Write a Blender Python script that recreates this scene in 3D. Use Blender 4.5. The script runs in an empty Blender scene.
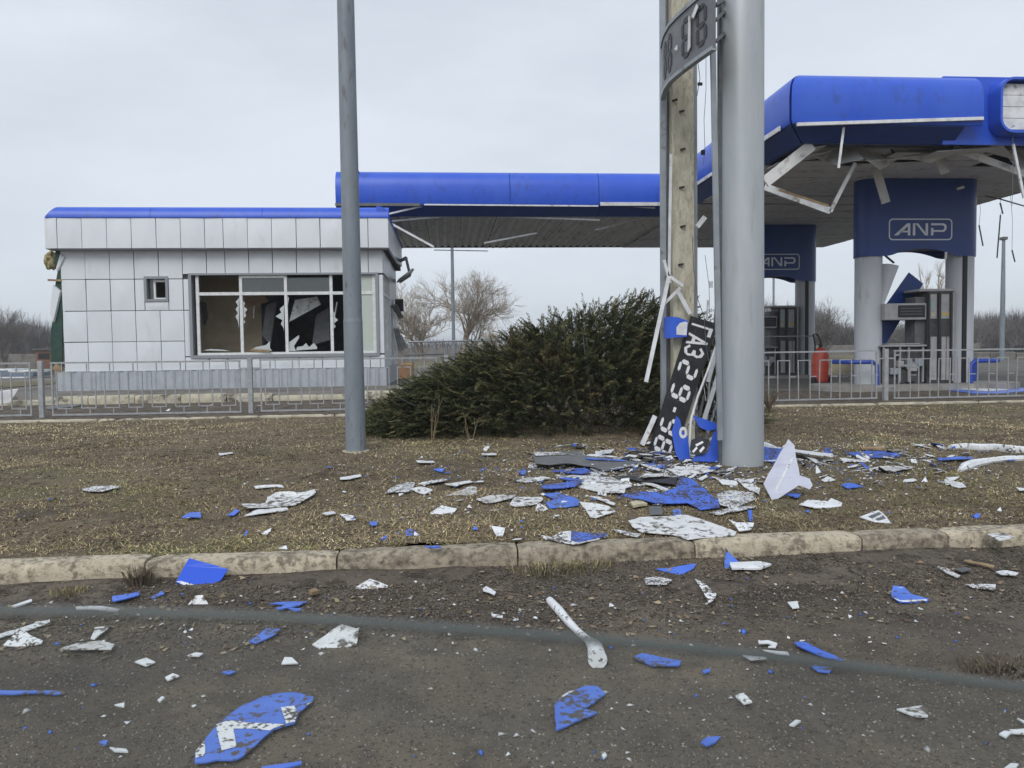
import bpy, bmesh, math, random
import numpy as np
from mathutils import Vector, Matrix
from mathutils.geometry import tessellate_polygon

random.seed(7); rng = np.random.default_rng(11)
S = bpy.context.scene
COL = S.collection

# ---------------------------------------------------------------- camera
W, H, F = 1024, 768, 760.0
CAM = Vector((0, 0, 1.45)); YAW, PIT, ROL = math.radians(4.8), math.radians(2.56), 0.0138
fw = Vector((math.sin(YAW)*math.cos(PIT), math.cos(YAW)*math.cos(PIT), -math.sin(PIT)))
r0 = Vector((math.cos(YAW), -math.sin(YAW), 0)); u0 = r0.cross(fw)
rt = r0*math.cos(ROL) - u0*math.sin(ROL); up = u0*math.cos(ROL) + r0*math.sin(ROL)
cd = bpy.data.cameras.new('camera'); cam = bpy.data.objects.new('camera', cd); COL.objects.link(cam)
cam.matrix_world = Matrix(((rt.x, up.x, -fw.x, CAM.x), (rt.y, up.y, -fw.y, CAM.y), (rt.z, up.z, -fw.z, CAM.z), (0, 0, 0, 1)))
cd.sensor_width = 36; cd.lens = F/W*36; cd.clip_start = 0.02; cd.clip_end = 6000
cd.dof.use_dof = True; cd.dof.focus_distance = 9.0; cd.dof.aperture_fstop = cd.lens/3.2   # 3.2 mm pupil of a phone lens
S.camera = cam
S.render.resolution_x, S.render.resolution_y = W, H

# ---------------------------------------------------------------- sky and sun (overcast)
SUN_EL, SUN_AZ = math.radians(42), math.radians(205)      # azimuth clockwise from +Y: behind the camera, slightly left
wd = bpy.data.worlds.new('World'); S.world = wd; wd.use_nodes = True
nt = wd.node_tree; N = nt.nodes; L = nt.links; N.clear()
out = N.new('ShaderNodeOutputWorld'); bg = N.new('ShaderNodeBackground'); bg.inputs[1].default_value = 0.1
sky = N.new('ShaderNodeTexSky'); sky.sky_type = 'NISHITA'; sky.sun_disc = False
sky.sun_elevation = SUN_EL; sky.sun_rotation = SUN_AZ
tc = N.new('ShaderNodeTexCoord'); mp = N.new('ShaderNodeMapping'); mp.inputs['Scale'].default_value = (1, 1, 3.2)
nz = N.new('ShaderNodeTexNoise'); nz.inputs['Scale'].default_value = 1.7; nz.inputs['Detail'].default_value = 5; nz.inputs['Roughness'].default_value = .55
cr = N.new('ShaderNodeValToRGB')
cr.color_ramp.elements[0].position = .36; cr.color_ramp.elements[0].color = (.535, .587, .652, 1)
cr.color_ramp.elements[1].position = .66; cr.color_ramp.elements[1].color = (.65, .70, .765, 1)
vm = N.new('ShaderNodeVectorMath'); vm.operation = 'SCALE'; vm.inputs['Scale'].default_value = 10.0
mx = N.new('ShaderNodeMix'); mx.data_type = 'RGBA'; mx.inputs['Factor'].default_value = .93
L.new(tc.outputs['Generated'], mp.inputs[0]); L.new(mp.outputs[0], nz.inputs[0]); L.new(nz.outputs[0], cr.inputs[0])
L.new(cr.outputs[0], vm.inputs[0]); L.new(sky.outputs[0], mx.inputs[6]); L.new(vm.outputs[0], mx.inputs[7])
L.new(mx.outputs[2], bg.inputs[0]); L.new(bg.outputs[0], out.inputs[0])
sl = bpy.data.lights.new('sun', 'SUN'); sl.energy = 1.4; sl.angle = math.radians(35); sl.color = (1, .97, .93)
so = bpy.data.objects.new('sun', sl); COL.objects.link(so)
sd = Vector((math.sin(SUN_AZ)*math.cos(SUN_EL), math.cos(SUN_AZ)*math.cos(SUN_EL), math.sin(SUN_EL)))
so.rotation_euler = sd.to_track_quat('Z', 'Y').to_euler(); so.location = (0, -20, 40)
vs = S.view_settings; vs.view_transform = 'Standard'; vs.look = 'None'; vs.exposure = 0.3; vs.gamma = 1; vs.use_curve_mapping = False

# ---------------------------------------------------------------- measuring helpers (pixel of the photograph -> point in the place)
def ray(px, py): return (fw + rt*((px-512)/F) + up*((384-py)/F))
def PY(px, py, y):
    d = ray(px, py); return CAM + d*(y/d.y)
def PX(px, py, x):
    d = ray(px, py); return CAM + d*(x/d.x)
def PZ(px, py, z):
    d = ray(px, py); return CAM + d*((z-CAM.z)/d.z)
def hz(x, y):
    return np.interp(y, [-1e4, 4.95, 5.02, 7.5, 14.5, 17.6, 22, 1e5], [0, 0, .135, .25, .34, .36, .40, .40])
def _h(ix, iy, s):
    n = (ix*374761393 + iy*668265263 + s*974634777) & 0x7fffffff
    n = ((n ^ (n >> 13))*1274126177) & 0x7fffffff
    return ((n ^ (n >> 16)) & 0xffff)/65535.0
def vnoise(x, y, s=0):
    x = np.asarray(x, float); y = np.asarray(y, float)
    ix = np.floor(x).astype(np.int64); iy = np.floor(y).astype(np.int64); fx = x-ix; fy = y-iy
    fx = fx*fx*(3-2*fx); fy = fy*fy*(3-2*fy)
    a = _h(ix, iy, s); b = _h(ix+1, iy, s); c = _h(ix, iy+1, s); d = _h(ix+1, iy+1, s)
    return (a+(b-a)*fx)*(1-fy)+(c+(d-c)*fx)*fy
def fbm(x, y, s=0, o=4):
    t = 0; a = .5
    for k in range(o): t = t+a*(vnoise(np.asarray(x)*2**k, np.asarray(y)*2**k, s+k)-.5); a *= .5
    return t
def gz(x, y):
    """height of the ground with its relief"""
    x = np.asarray(x, float); y = np.asarray(y, float)
    lawn = .10*fbm(x*1.1, y*1.1, 3, 3)+.022*fbm(x*7, y*7, 5, 3)
    dirt = np.clip((y-3.3)/1.2, 0, 1)
    road = .010*fbm(x*.8, y*.8, 9, 2)+.006*fbm(x*9, y*9, 12, 3)+dirt*(.02*fbm(x*4, y*4, 15, 3)+.03*np.clip((y-4.3)/.6, 0, 1))
    w = np.clip((14.2-y)/2, .12, 1)
    return hz(x, y)+np.where(y > 4.98, lawn*w, road)
def GR(px, py):
    d = ray(px, py); t = 3.0
    p = PZ(px, py, 0.0)
    for k in range(25):
        z = float(hz(p.x, p.y)) if p.y > 0 and p.y < 400 else .4
        q = PZ(px, py, z); p = p.lerp(q, .6)
    return p

# ---------------------------------------------------------------- materials
MATS = {}
def nodes_of(name):
    m = bpy.data.materials.new(name); m.use_nodes = True
    return m, m.node_tree.nodes, m.node_tree.links, m.node_tree.nodes['Principled BSDF']
def rgb(c): return (c[0], c[1], c[2], 1)
def mat(name, col, rough=.6, col2=None, scale=6, lo=.4, hi=.65, bump=0, bscale=40, metal=0, dirt=None, dscale=30, dlo=.60, dhi=.64, spec=.5, stretch=(1, 1, 1), dmax=1.0):
    if name in MATS: return MATS[name]
    m, N, L, b = nodes_of(name)
    b.inputs['Roughness'].default_value = rough; b.inputs['Metallic'].default_value = metal
    b.inputs['Specular IOR Level'].default_value = spec
    g = N.new('ShaderNodeNewGeometry'); mp = N.new('ShaderNodeMapping'); mp.inputs['Scale'].default_value = stretch
    L.new(g.outputs['Position'], mp.inputs[0])
    cur = None
    def noise(sc, det=4):
        n = N.new('ShaderNodeTexNoise'); n.inputs['Scale'].default_value = sc; n.inputs['Detail'].default_value = det
        n.inputs['Roughness'].default_value = .6; L.new(mp.outputs[0], n.inputs[0]); return n
    def ramp(src, a, c, c0=(0, 0, 0, 1), c1=(1, 1, 1, 1)):
        r = N.new('ShaderNodeValToRGB'); r.color_ramp.elements[0].position = a; r.color_ramp.elements[1].position = c
        r.color_ramp.elements[0].color = c0; r.color_ramp.elements[1].color = c1; L.new(src, r.inputs[0]); return r.outputs[0]
    if col2 is not None:
        cur = ramp(noise(scale).outputs[0], lo, hi, rgb(col), rgb(col2))
    if dirt is not None:
        nf = noise(dscale, 6).outputs[0]; nc = noise(dscale*.13+1, 3).outputs[0]
        ma = N.new('ShaderNodeMath'); ma.operation = 'MULTIPLY_ADD'; ma.inputs[1].default_value = .55; ma.inputs[2].default_value = -.275; L.new(nc, ma.inputs[0])
        md = N.new('ShaderNodeMath'); md.operation = 'ADD'; L.new(nf, md.inputs[0]); L.new(ma.outputs[0], md.inputs[1])
        f = ramp(md.outputs[0], dlo, dhi)
        if dmax < 1:
            mm = N.new('ShaderNodeMath'); mm.operation = 'MULTIPLY'; mm.inputs[1].default_value = dmax; L.new(f, mm.inputs[0]); f = mm.outputs[0]
        x = N.new('ShaderNodeMix'); x.data_type = 'RGBA'; L.new(f, x.inputs['Factor'])
        if cur is None: x.inputs[6].default_value = rgb(col)
        else: L.new(cur, x.inputs[6])
        x.inputs[7].default_value = rgb(dirt); cur = x.outputs[2]
    if cur is None: b.inputs['Base Color'].default_value = rgb(col)
    else: L.new(cur, b.inputs['Base Color'])
    if bump:
        bp = N.new('ShaderNodeBump'); bp.inputs['Strength'].default_value = bump; bp.inputs['Distance'].default_value = .01
        L.new(noise(bscale, 5).outputs[0], bp.inputs['Height']); L.new(bp.outputs[0], b.inputs['Normal'])
    MATS[name] = m; return m
def mat_attr(name, rough=.9, trans=0):
    if name in MATS: return MATS[name]
    m, N, L, b = nodes_of(name); b.inputs['Roughness'].default_value = rough; b.inputs['Specular IOR Level'].default_value = .2
    a = N.new('ShaderNodeAttribute'); a.attribute_name = 'Col'; L.new(a.outputs['Color'], b.inputs['Base Color'])
    MATS[name] = m; return m
def mat_glass(name, tint=(.9, .93, .92), refl=.12, rough=.03, haze=0, hazecol=(.6, .62, .6)):
    if name in MATS: return MATS[name]
    m, N, L, b = nodes_of(name); N.remove(b); o = N['Material Output']
    t = N.new('ShaderNodeBsdfTransparent'); t.inputs[0].default_value = rgb(tint)
    g = N.new('ShaderNodeBsdfGlossy'); g.inputs['Roughness'].default_value = rough
    lw = N.new('ShaderNodeMath'); lw.operation = 'POWER'; lw.inputs[1].default_value = 4; fc = N.new('ShaderNodeLayerWeight'); fc.inputs[0].default_value = .5; L.new(fc.outputs['Facing'], lw.inputs[0])
    ml = N.new('ShaderNodeMath'); ml.operation = 'MULTIPLY_ADD'; ml.inputs[1].default_value = 1.0; ml.inputs[2].default_value = refl
    x = N.new('ShaderNodeMixShader'); L.new(lw.outputs[0], ml.inputs[0]); L.new(ml.outputs[0], x.inputs[0]); L.new(t.outputs[0], x.inputs[1]); L.new(g.outputs[0], x.inputs[2])
    last = x
    if haze:
        d = N.new('ShaderNodeBsdfDiffuse'); d.inputs[0].default_value = rgb(hazecol)
        y = N.new('ShaderNodeMixShader'); y.inputs[0].default_value = haze; L.new(x.outputs[0], y.inputs[1]); L.new(d.outputs[0], y.inputs[2]); last = y
    L.new(last.outputs[0], o.inputs[0]); MATS[name] = m; return m

BLUE = (.026, .098, .60)
M_BLUE = mat('blue_paint', BLUE, .38, (.036, .115, .60), 1.2, bump=.35, bscale=1.8, dirt=(.035, .06, .20), dscale=7, dlo=.56, dhi=.78, dmax=.55, stretch=(1, 1, .45))
M_BLUEDARK = mat('blue_box_paint_and_shade', (.004, .036, .20), .35, (.006, .042, .225), 3, dirt=(.02, .03, .07), dscale=5, dlo=.58, dhi=.75, dmax=.5)  # paint of the column boxes; on the fascia underside it stands in for shade
M_BLUEP = mat('blue_plastic', (.060, .155, .66), .42, (.075, .18, .70), 5, dirt=(.05, .04, .035), dscale=34, dlo=.58, dhi=.62)
M_BLUEM = mat('blue_plastic_muddy', (.060, .15, .63), .5, dirt=(.05, .04, .035), dscale=48, dlo=.49, dhi=.56)
M_BLUEC = mat('blue_plastic_clean', (.02, .09, .62), .35)
M_WHITEP = mat('white_plastic', (.74, .76, .79), .5, (.62, .64, .66), 9, dirt=(.13, .11, .09), dscale=36, dlo=.59, dhi=.65)
M_WHITEM = mat('white_plastic_muddy', (.74, .75, .77), .55, dirt=(.08, .068, .055), dscale=42, dlo=.505, dhi=.57)
M_WHITEM2 = mat('white_plastic_blotched', (.70, .71, .72), .55, (.60, .61, .62), 12, dirt=(.10, .083, .065), dscale=19, dlo=.53, dhi=.62)
M_WHITES2 = mat('white_plastic_grimy', (.60, .60, .60), .6, (.48, .475, .46), 15, dirt=(.11, .095, .08), dscale=28, dlo=.50, dhi=.62)
M_BLUEP2 = mat('blue_plastic_faded', (.085, .19, .66), .5, (.06, .15, .60), 7, dirt=(.07, .06, .055), dscale=30, dlo=.53, dhi=.60)
M_WHITES = mat('white_plastic_speckled', (.66, .67, .69), .55, dirt=(.09, .08, .07), dscale=55, dlo=.46, dhi=.54)
M_LILAC = mat('lilac_plastic', (.56, .58, .70), .4, (.50, .52, .62), 6)
M_WHITE = mat('white_trim', (.72, .74, .76), .45, (.55, .56, .57), 5, dirt=(.25, .22, .18), dscale=7, dlo=.6, dhi=.75)
M_CREAM = mat('cream_foam', (.55, .50, .36), .9, (.40, .36, .24), 25, bump=.6, bscale=60)
M_BLACK = mat('black_board', (.02, .022, .026), .5, (.035, .036, .04), 8, dirt=(.10, .09, .08), dscale=30, dlo=.66, dhi=.72)
M_DARK = mat('dark_rubber', (.015, .015, .016), .6)
M_GREY = mat('grey_plastic', (.10, .105, .115), .5, (.14, .145, .15), 8)
M_STEEL = mat('galvanised_steel', (.34, .37, .40), .5, (.27, .295, .32), 4, metal=.35, dirt=(.18, .17, .16), dscale=11, dlo=.62, dhi=.75)
M_POLE = mat('lamp_pole_paint', (.21, .24, .275), .5, (.17, .195, .225), 5, dirt=(.10, .10, .10), dscale=14, dlo=.6, dhi=.75, stretch=(1, 1, .3))
M_PILLAR = mat('pillar_cladding', (.38, .41, .43), .42, (.45, .475, .495), 2.2, bump=.12, bscale=3, metal=.15, stretch=(1.5, 1.5, .25), dirt=(.24, .24, .225), dscale=9, dlo=.58, dhi=.78, dmax=.4)
M_CONC = mat('weathered_concrete', (.56, .53, .42), .9, (.43, .40, .31), 18, bump=1.0, bscale=70, dirt=(.22, .20, .155), dscale=34, dlo=.54, dhi=.76, dmax=.7, stretch=(1, 1, .35))
M_KERB = mat('kerb_concrete', (.55, .485, .365), .95, (.42, .37, .275), 11, bump=1.0, bscale=70, dirt=(.14, .115, .086), dscale=26, dlo=.47, dhi=.66, dmax=.85)
M_KERBD = mat('kerb_concrete_grimy', (.40, .35, .265), .95, (.28, .24, .18), 14, bump=1.0, bscale=70, dirt=(.10, .082, .062), dscale=20, dlo=.44, dhi=.66, dmax=.9)
M_CKERB = mat('cream_kerb', (.52, .48, .37), .9, (.36, .33, .26), 5, bump=.6, bscale=40, dirt=(.12, .11, .09), dscale=4, dlo=.56, dhi=.66)
M_PANEL = mat('silver_panel', (.70, .73, .765), .42, (.65, .68, .715), 1.6, metal=.12, dirt=(.40, .40, .39), dscale=3.5, dlo=.6, dhi=.85, stretch=(1, 1, .5), dmax=.35)
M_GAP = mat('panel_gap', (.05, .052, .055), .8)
M_PLINTH = mat('grey_corrugated', (.42, .445, .485), .5, (.36, .385, .42), 3, metal=.15)
M_FRAME = mat('white_frame', (.72, .74, .75), .4, (.6, .61, .6), 9)
M_WGREY = mat('window_reveal', (.25, .265, .29), .5)
M_GREEN = mat('green_membrane', (.025, .07, .05), .7, (.015, .045, .035), 6)
M_WOOL = mat('mineral_wool', (.50, .44, .24), 1, (.34, .29, .16), 20, bump=1, bscale=40)
M_BEIGE = mat('beige_plaster', (.58, .47, .33), .95, (.46, .37, .26), 2.5)
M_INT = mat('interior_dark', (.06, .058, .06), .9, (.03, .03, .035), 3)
M_FENCE = mat('fence_paint', (.36, .375, .39), .55, (.28, .29, .30), 14, metal=.1, dirt=(.16, .10, .06), dscale=18, dlo=.64, dhi=.72)
M_SOFFIT = mat('soffit_metal', (.58, .585, .59), .75, (.50, .505, .51), 3, dirt=(.28, .275, .265), dscale=5, dlo=.55, dhi=.75)
M_SOFFITL = mat('soffit_ribbed', (.66, .66, .655), .7, (.56, .56, .555), 3, dirt=(.25, .24, .22), dscale=4, dlo=.58, dhi=.75)
M_COLUMN = mat('column_paint', (.50, .525, .56), .4, (.44, .46, .50), 2, stretch=(1, 1, .3), dirt=(.28, .27, .26), dscale=6, dlo=.63, dhi=.8)
M_DISP = mat('dispenser_grey', (.36, .365, .37), .45, (.29, .29, .29), 5)
M_DISPD = mat('dispenser_dark', (.04, .042, .045), .5, (.07, .07, .07), 8)
M_RED = mat('red_paint', (.42, .055, .03), .45, (.32, .045, .028), 9)
M_CARD = mat('cardboard', (.24, .14, .075), .9, (.19, .11, .06), 6)
M_BRICK = mat('red_brick', (.26, .13, .085), .9, (.2, .1, .07), 5)
M_WOOD = mat('raw_wood', (.33, .24, .14), .85, (.24, .17, .1), 9)
M_SHARD = mat_glass('cracked_glass', (.75, .8, .8), .15, .15, .55, (.75, .79, .8))
M_GLASS = mat_glass('window_glass', (.55, .6, .6), .10, .02, .12, (.35, .38, .38))
M_FILM = mat_glass('filmed_glass', (.5, .55, .5), .1, .1, .75, (.62, .68, .62))
M_BARK = mat('pale_bark', (.40, .345, .28), .9, (.32, .275, .225), 3)
M_BARKD = mat('grey_bark', (.17, .155, .15), .9, (.13, .12, .115), 3)
M_ATTR = mat_attr('coloured_bits', .9)

# ---------------------------------------------------------------- mesh builder
def wloc(o):
    v = Vector((0, 0, 0))
    while o: v += o.location; o = o.parent
    return v
def tag(o, label=None, cat=None, group=None, kind=None):
    if label: o['label'] = label
    if cat: o['category'] = cat
    if group: o['group'] = group
    if kind: o['kind'] = kind
    return o
def empty(name, loc, label, cat, group=None):
    o = bpy.data.objects.new(name, None); COL.objects.link(o); o.location = loc; o.empty_display_size = .2
    return tag(o, label, cat, group)
class MB:
    def __init__(s): s.v = []; s.f = []
    def add(s, vs, fs):
        b = len(s.v); s.v += [tuple(v) for v in vs]; s.f += [tuple(i+b for i in f) for f in fs]; return s
    def hexa(s, a):   # 8 corners: bottom 4 ccw, top 4 ccw
        return s.add(a, [(3, 2, 1, 0), (4, 5, 6, 7), (0, 1, 5, 4), (1, 2, 6, 5), (2, 3, 7, 6), (3, 0, 4, 7)])
    def box(s, x0, x1, y0, y1, z0, z1):
        return s.hexa([(x0, y0, z0), (x1, y0, z0), (x1, y1, z0), (x0, y1, z0), (x0, y0, z1), (x1, y0, z1), (x1, y1, z1), (x0, y1, z1)])
    def bbox(s, x0, x1, y0, y1, z0, z1, b):
        """box with bevelled edges around its -y face and sides"""
        bm = bmesh.new(); bmesh.ops.create_cube(bm, size=1)
        for v in bm.verts: v.co = Vector(((x0+x1)/2+v.co.x*(x1-x0), (y0+y1)/2+v.co.y*(y1-y0), (z0+z1)/2+v.co.z*(z1-z0)))
        bmesh.ops.bevel(bm, geom=bm.edges[:], offset=b, segments=2, profile=.5, affect='EDGES')
        return s.bm(bm)
    def bm(s, bm):
        bm.verts.index_update(); s.add([v.co for v in bm.verts], [[v.index for v in f.verts] for f in bm.faces]); bm.free(); return s
    def bar(s, p, q, w=.03, h=.03, ref=Vector((0, 1, 0))):
        p = Vector(p); q = Vector(q); d = (q-p).normalized()
        a = d.cross(ref)
        if a.length < .05: a = d.cross(Vector((1, 0, 0)))
        a.normalize(); b = a.cross(d).normalized(); a = a*(w/2); b = b*(h/2)
        return s.hexa([p-a-b, p+a-b, p+a+b, p-a+b, q-a-b, q+a-b, q+a+b, q-a+b])
    def tube(s, pts, r, n=8, cap=True):
        pts = [Vector(p) for p in pts]; m = len(pts); rs = r if isinstance(r, (list, tuple)) else [r]*m
        vs = []; prev = None
        for i, p in enumerate(pts):
            d = (pts[min(i+1, m-1)]-pts[max(i-1, 0)]).normalized()
            if prev is None:
                a = d.cross(Vector((0, 0, 1)))
                if a.length < .05: a = d.cross(Vector((1, 0, 0)))
            else: a = prev-d*prev.dot(d)
            a.normalize(); prev = a; b = d.cross(a)
            for k in range(n):
                t = 2*math.pi*k/n; vs.append(p+a*(math.cos(t)*rs[i])+b*(math.sin(t)*rs[i]))
        fs = [(i*n+k, i*n+(k+1) % n, (i+1)*n+(k+1) % n, (i+1)*n+k) for i in range(m-1) for k in range(n)]
        if cap: fs += [tuple(range(n-1, -1, -1)), tuple((m-1)*n+k for k in range(n))]
        return s.add(vs, fs)
    def prism(s, poly, off):
        """polygon (list of Vectors) extruded by the vector off"""
        poly = [Vector(p) for p in poly]; n = len(poly); off = Vector(off)
        tr = tessellate_polygon([poly])
        vs = poly+[p+off for p in poly]
        fs = [tuple(t) for t in tr]+[tuple(i+n for i in reversed(t)) for t in tr]
        fs += [(i, (i+1) % n, (i+1) % n+n, i+n) for i in range(n)]
        return s.add(vs, fs)
    def sweep(s, prof, p0, p1, outv, thick=0, closed=False):
        """profile of (outward, z) pairs swept from p0 to p1"""
        p0 = Vector(p0); p1 = Vector(p1); outv = Vector(outv); n = len(prof)
        a = [p0+outv*o+Vector((0, 0, z)) for o, z in prof]; b = [p1+outv*o+Vector((0, 0, z)) for o, z in prof]
        fs = [(i, i+1, i+1+n, i+n) for i in range(n-1)]
        if closed: fs += [(n-1, 0, n, 2*n-1), tuple(range(n-1, -1, -1)), tuple(range(n, 2*n))]
        return s.add(a+b, fs)
    def build(s, name, m, parent=None, smooth=False, label=None, base=None):
        me = bpy.data.meshes.new(name); o = bpy.data.objects.new(name, me); COL.objects.link(o)
        if parent is not None: o.parent = parent; off = wloc(parent)
        elif base is not None: off = Vector(base); o.location = off
        else: off = Vector((0, 0, 0))
        me.from_pydata([(v[0]-off.x, v[1]-off.y, v[2]-off.z) for v in s.v], [], s.f)
        bm = bmesh.new(); bm.from_mesh(me); bmesh.ops.recalc_face_normals(bm, faces=bm.faces[:]); bm.to_mesh(me); bm.free()
        me.materials.append(m)
        if smooth:
            me.polygons.foreach_set('use_smooth', [True]*len(me.polygons))
            try: me.set_sharp_from_angle(angle=math.radians(40))
            except Exception: pass
        me.update()
        if label: o['label'] = label
        return o
def npmesh(name, V, T, m, cols=None, kind=None, smooth=False, parent=None):
    """large mesh from numpy: V (n,3), T (k,3 or 4), cols (n,3)"""
    me = bpy.data.meshes.new(name); V = np.asarray(V, np.float32); T = np.asarray(T, np.int32); k, c = T.shape
    me.vertices.add(len(V)); me.vertices.foreach_set('co', V.ravel())
    me.loops.add(k*c); me.loops.foreach_set('vertex_index', T.ravel())
    me.polygons.add(k); me.polygons.foreach_set('loop_start', np.arange(0, k*c, c, dtype=np.int32))
    if smooth: me.polygons.foreach_set('use_smooth', np.ones(k, bool))
    if cols is not None:
        a = me.color_attributes.new('Col', 'FLOAT_COLOR', 'POINT')
        a.data.foreach_set('color', np.c_[cols, np.ones(len(V))].astype(np.float32).ravel())
    me.update(calc_edges=True); me.validate()
    o = bpy.data.objects.new(name, me); COL.objects.link(o); me.materials.append(m)
    if parent is not None: o.parent = parent
    if kind: o['kind'] = kind
    return o
def copy_tree(o, parent=None):
    c = o.copy(); COL.objects.link(c); c.parent = parent
    for ch in [k for k in o.children]: copy_tree(ch, c)
    return c

# ================================================================ THE GROUND
def ground_mat(name, cols, scales, rough=.95, bump=.5, bscale=60, fine=None):
    """cols: base + list of (colour, noise scale, lo, hi)"""
    m, N, L, b = nodes_of(name); b.inputs['Roughness'].default_value = rough; b.inputs['Specular IOR Level'].default_value = .25
    g = N.new('ShaderNodeNewGeometry'); cur = None; base = cols
    for i, (c, sc, lo, hi) in enumerate(scales):
        n = N.new('ShaderNodeTexNoise'); n.inputs['Scale'].default_value = sc; n.inputs['Detail'].default_value = 6; n.inputs['Roughness'].default_value = .65
        mp = N.new('ShaderNodeMapping'); mp.inputs['Location'].default_value = (i*7.3, i*3.1, 0); L.new(g.outputs['Position'], mp.inputs[0]); L.new(mp.outputs[0], n.inputs[0])
        r = N.new('ShaderNodeValToRGB'); r.color_ramp.elements[0].position = lo; r.color_ramp.elements[1].position = hi; L.new(n.outputs[0], r.inputs[0])
        x = N.new('ShaderNodeMix'); x.data_type = 'RGBA'; L.new(r.outputs[0], x.inputs['Factor'])
        if cur is None: x.inputs[6].default_value = rgb(base)
        else: L.new(cur, x.inputs[6])
        x.inputs[7].default_value = rgb(c); cur = x.outputs[2]
    L.new(cur, b.inputs['Base Color'])
    n = N.new('ShaderNodeTexNoise'); n.inputs['Scale'].default_value = bscale; n.inputs['Detail'].default_value = 8; n.inputs['Roughness'].default_value = .7
    L.new(g.outputs['Position'], n.inputs[0])
    bp = N.new('ShaderNodeBump'); bp.inputs['Strength'].default_value = bump; bp.inputs['Distance'].default_value = .02
    L.new(n.outputs[0], bp.inputs['Height']); L.new(bp.outputs[0], b.inputs['Normal'])
    return m
M_LAWN = ground_mat('dead_lawn', (0.162, 0.129, 0.087), [((0.087, 0.069, 0.049), 1.3, .42, .64), ((0.218, 0.179, 0.120), 3.5, .5, .72), ((0.131, 0.127, 0.062), .9, .56, .72), ((0.043, 0.036, 0.025), 9, .56, .70), ((0.246, 0.206, 0.140), 30, .58, .68)], bump=1.0, bscale=35)
M_ROAD = ground_mat('dirty_asphalt', (0.179, 0.154, 0.125), [((.085, .074, .062), .75, .44, .62), ((0.244, 0.199, 0.144), 1.3, .45, .68), ((0.122, 0.104, 0.085), 4, .48, .66), ((0.431, 0.383, 0.312), 70, .63, .69), ((0.064, 0.054, 0.044), 38, .56, .64)], bump=1.0, bscale=110, rough=.85)
M_DIRT = ground_mat('brown_soil', (.135, .112, .09), [((.185, .155, .125), 3, .45, .65), ((.06, .049, .04), 6, .48, .62), ((.27, .235, .19), 40, .60, .68), ((.04, .033, .027), 24, .56, .64)], bump=1.0, bscale=55)
M_YARD = ground_mat('forecourt_asphalt', (.115, .108, .10), [((.17, .155, .135), .6, .45, .68), ((.075, .07, .065), 1.7, .5, .7)], bump=.4)
M_PAVE = ground_mat('pavement_concrete', (.20, .19, .175), [((.12, .11, .10), 1.2, .48, .68), ((.07, .062, .055), 3.5, .56, .7)], bump=.5)
M_FIELD = ground_mat('winter_field', (.16, .14, .085), [((.11, .10, .06), .05, .4, .6), ((.20, .175, .11), .4, .5, .7)], bump=.2)

def sheet(name, xs, ys, zf, m, smooth=True):
    xs = np.asarray(xs, float); ys = np.asarray(ys, float); X, Y = np.meshgrid(xs, ys)
    Z = zf(X, Y); V = np.c_[X.ravel(), Y.ravel(), Z.ravel()]; nx = len(xs); i = np.arange((len(ys)-1)*(nx-1)); r = i//(nx-1)*nx+i % (nx-1)
    return npmesh(name, V, np.c_[r, r+1, r+1+nx, r+nx], m, kind='structure', smooth=smooth)
def steps(*segs):
    out = []
    for a, b, st in segs: out += list(np.arange(a, b-1e-6, st))
    return out+[segs[-1][1]]
KY = 4.95          # front face of the kerb
sheet('road', steps((-60, -6, 3), (-6, 7, .03), (7, 60, 3)), steps((-14, 1.8, 1.5), (1.8, 5.0, .025)), gz, M_ROAD)
sheet('dirt_strip', steps((-60, -6, 3), (-6, 7, .035), (7, 60, 3)), steps((3.55, 5.0, .035)),
      lambda X, Y: gz(X, Y)+.006+.03*np.clip((Y-3.9)/.9, -.6, 1)-.03+.05*fbm(X*1.3, Y*2.5, 31, 4)-.06*np.clip((4.25+.9*fbm(X*.35, X*0, 8, 2)-Y)/.5, 0, 1), M_DIRT)
sheet('lawn', steps((-60, -12, 3), (-12, 14, .06), (14, 60, 3)), steps((5.12, 9, .045), (9, 14.15, .12)), gz, M_LAWN)
sheet('bare_soil_strip', steps((-60, -14, 3), (-14, 16, .12), (16, 60, 3)), steps((13.75, 17.75, .12)), lambda X, Y: hz(X, Y)+.006+.03*fbm(X*2, Y*2, 41, 3), M_DIRT)
sheet('forecourt', steps((-3.0, 60, 3)), steps((17.5, 46, 1.5)), lambda X, Y: hz(X, Y)+.012, M_YARD)
sheet('ground', steps((-2600, -60, 254), (-60, 60, 10), (60, 2600, 254)), steps((-2600, -14, 200), (-14, 50, 8), (50, 400, 50), (400, 3000, 200)),
      lambda X, Y: np.where(Y < 17, -.12, .36), M_FIELD, smooth=False)
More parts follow.
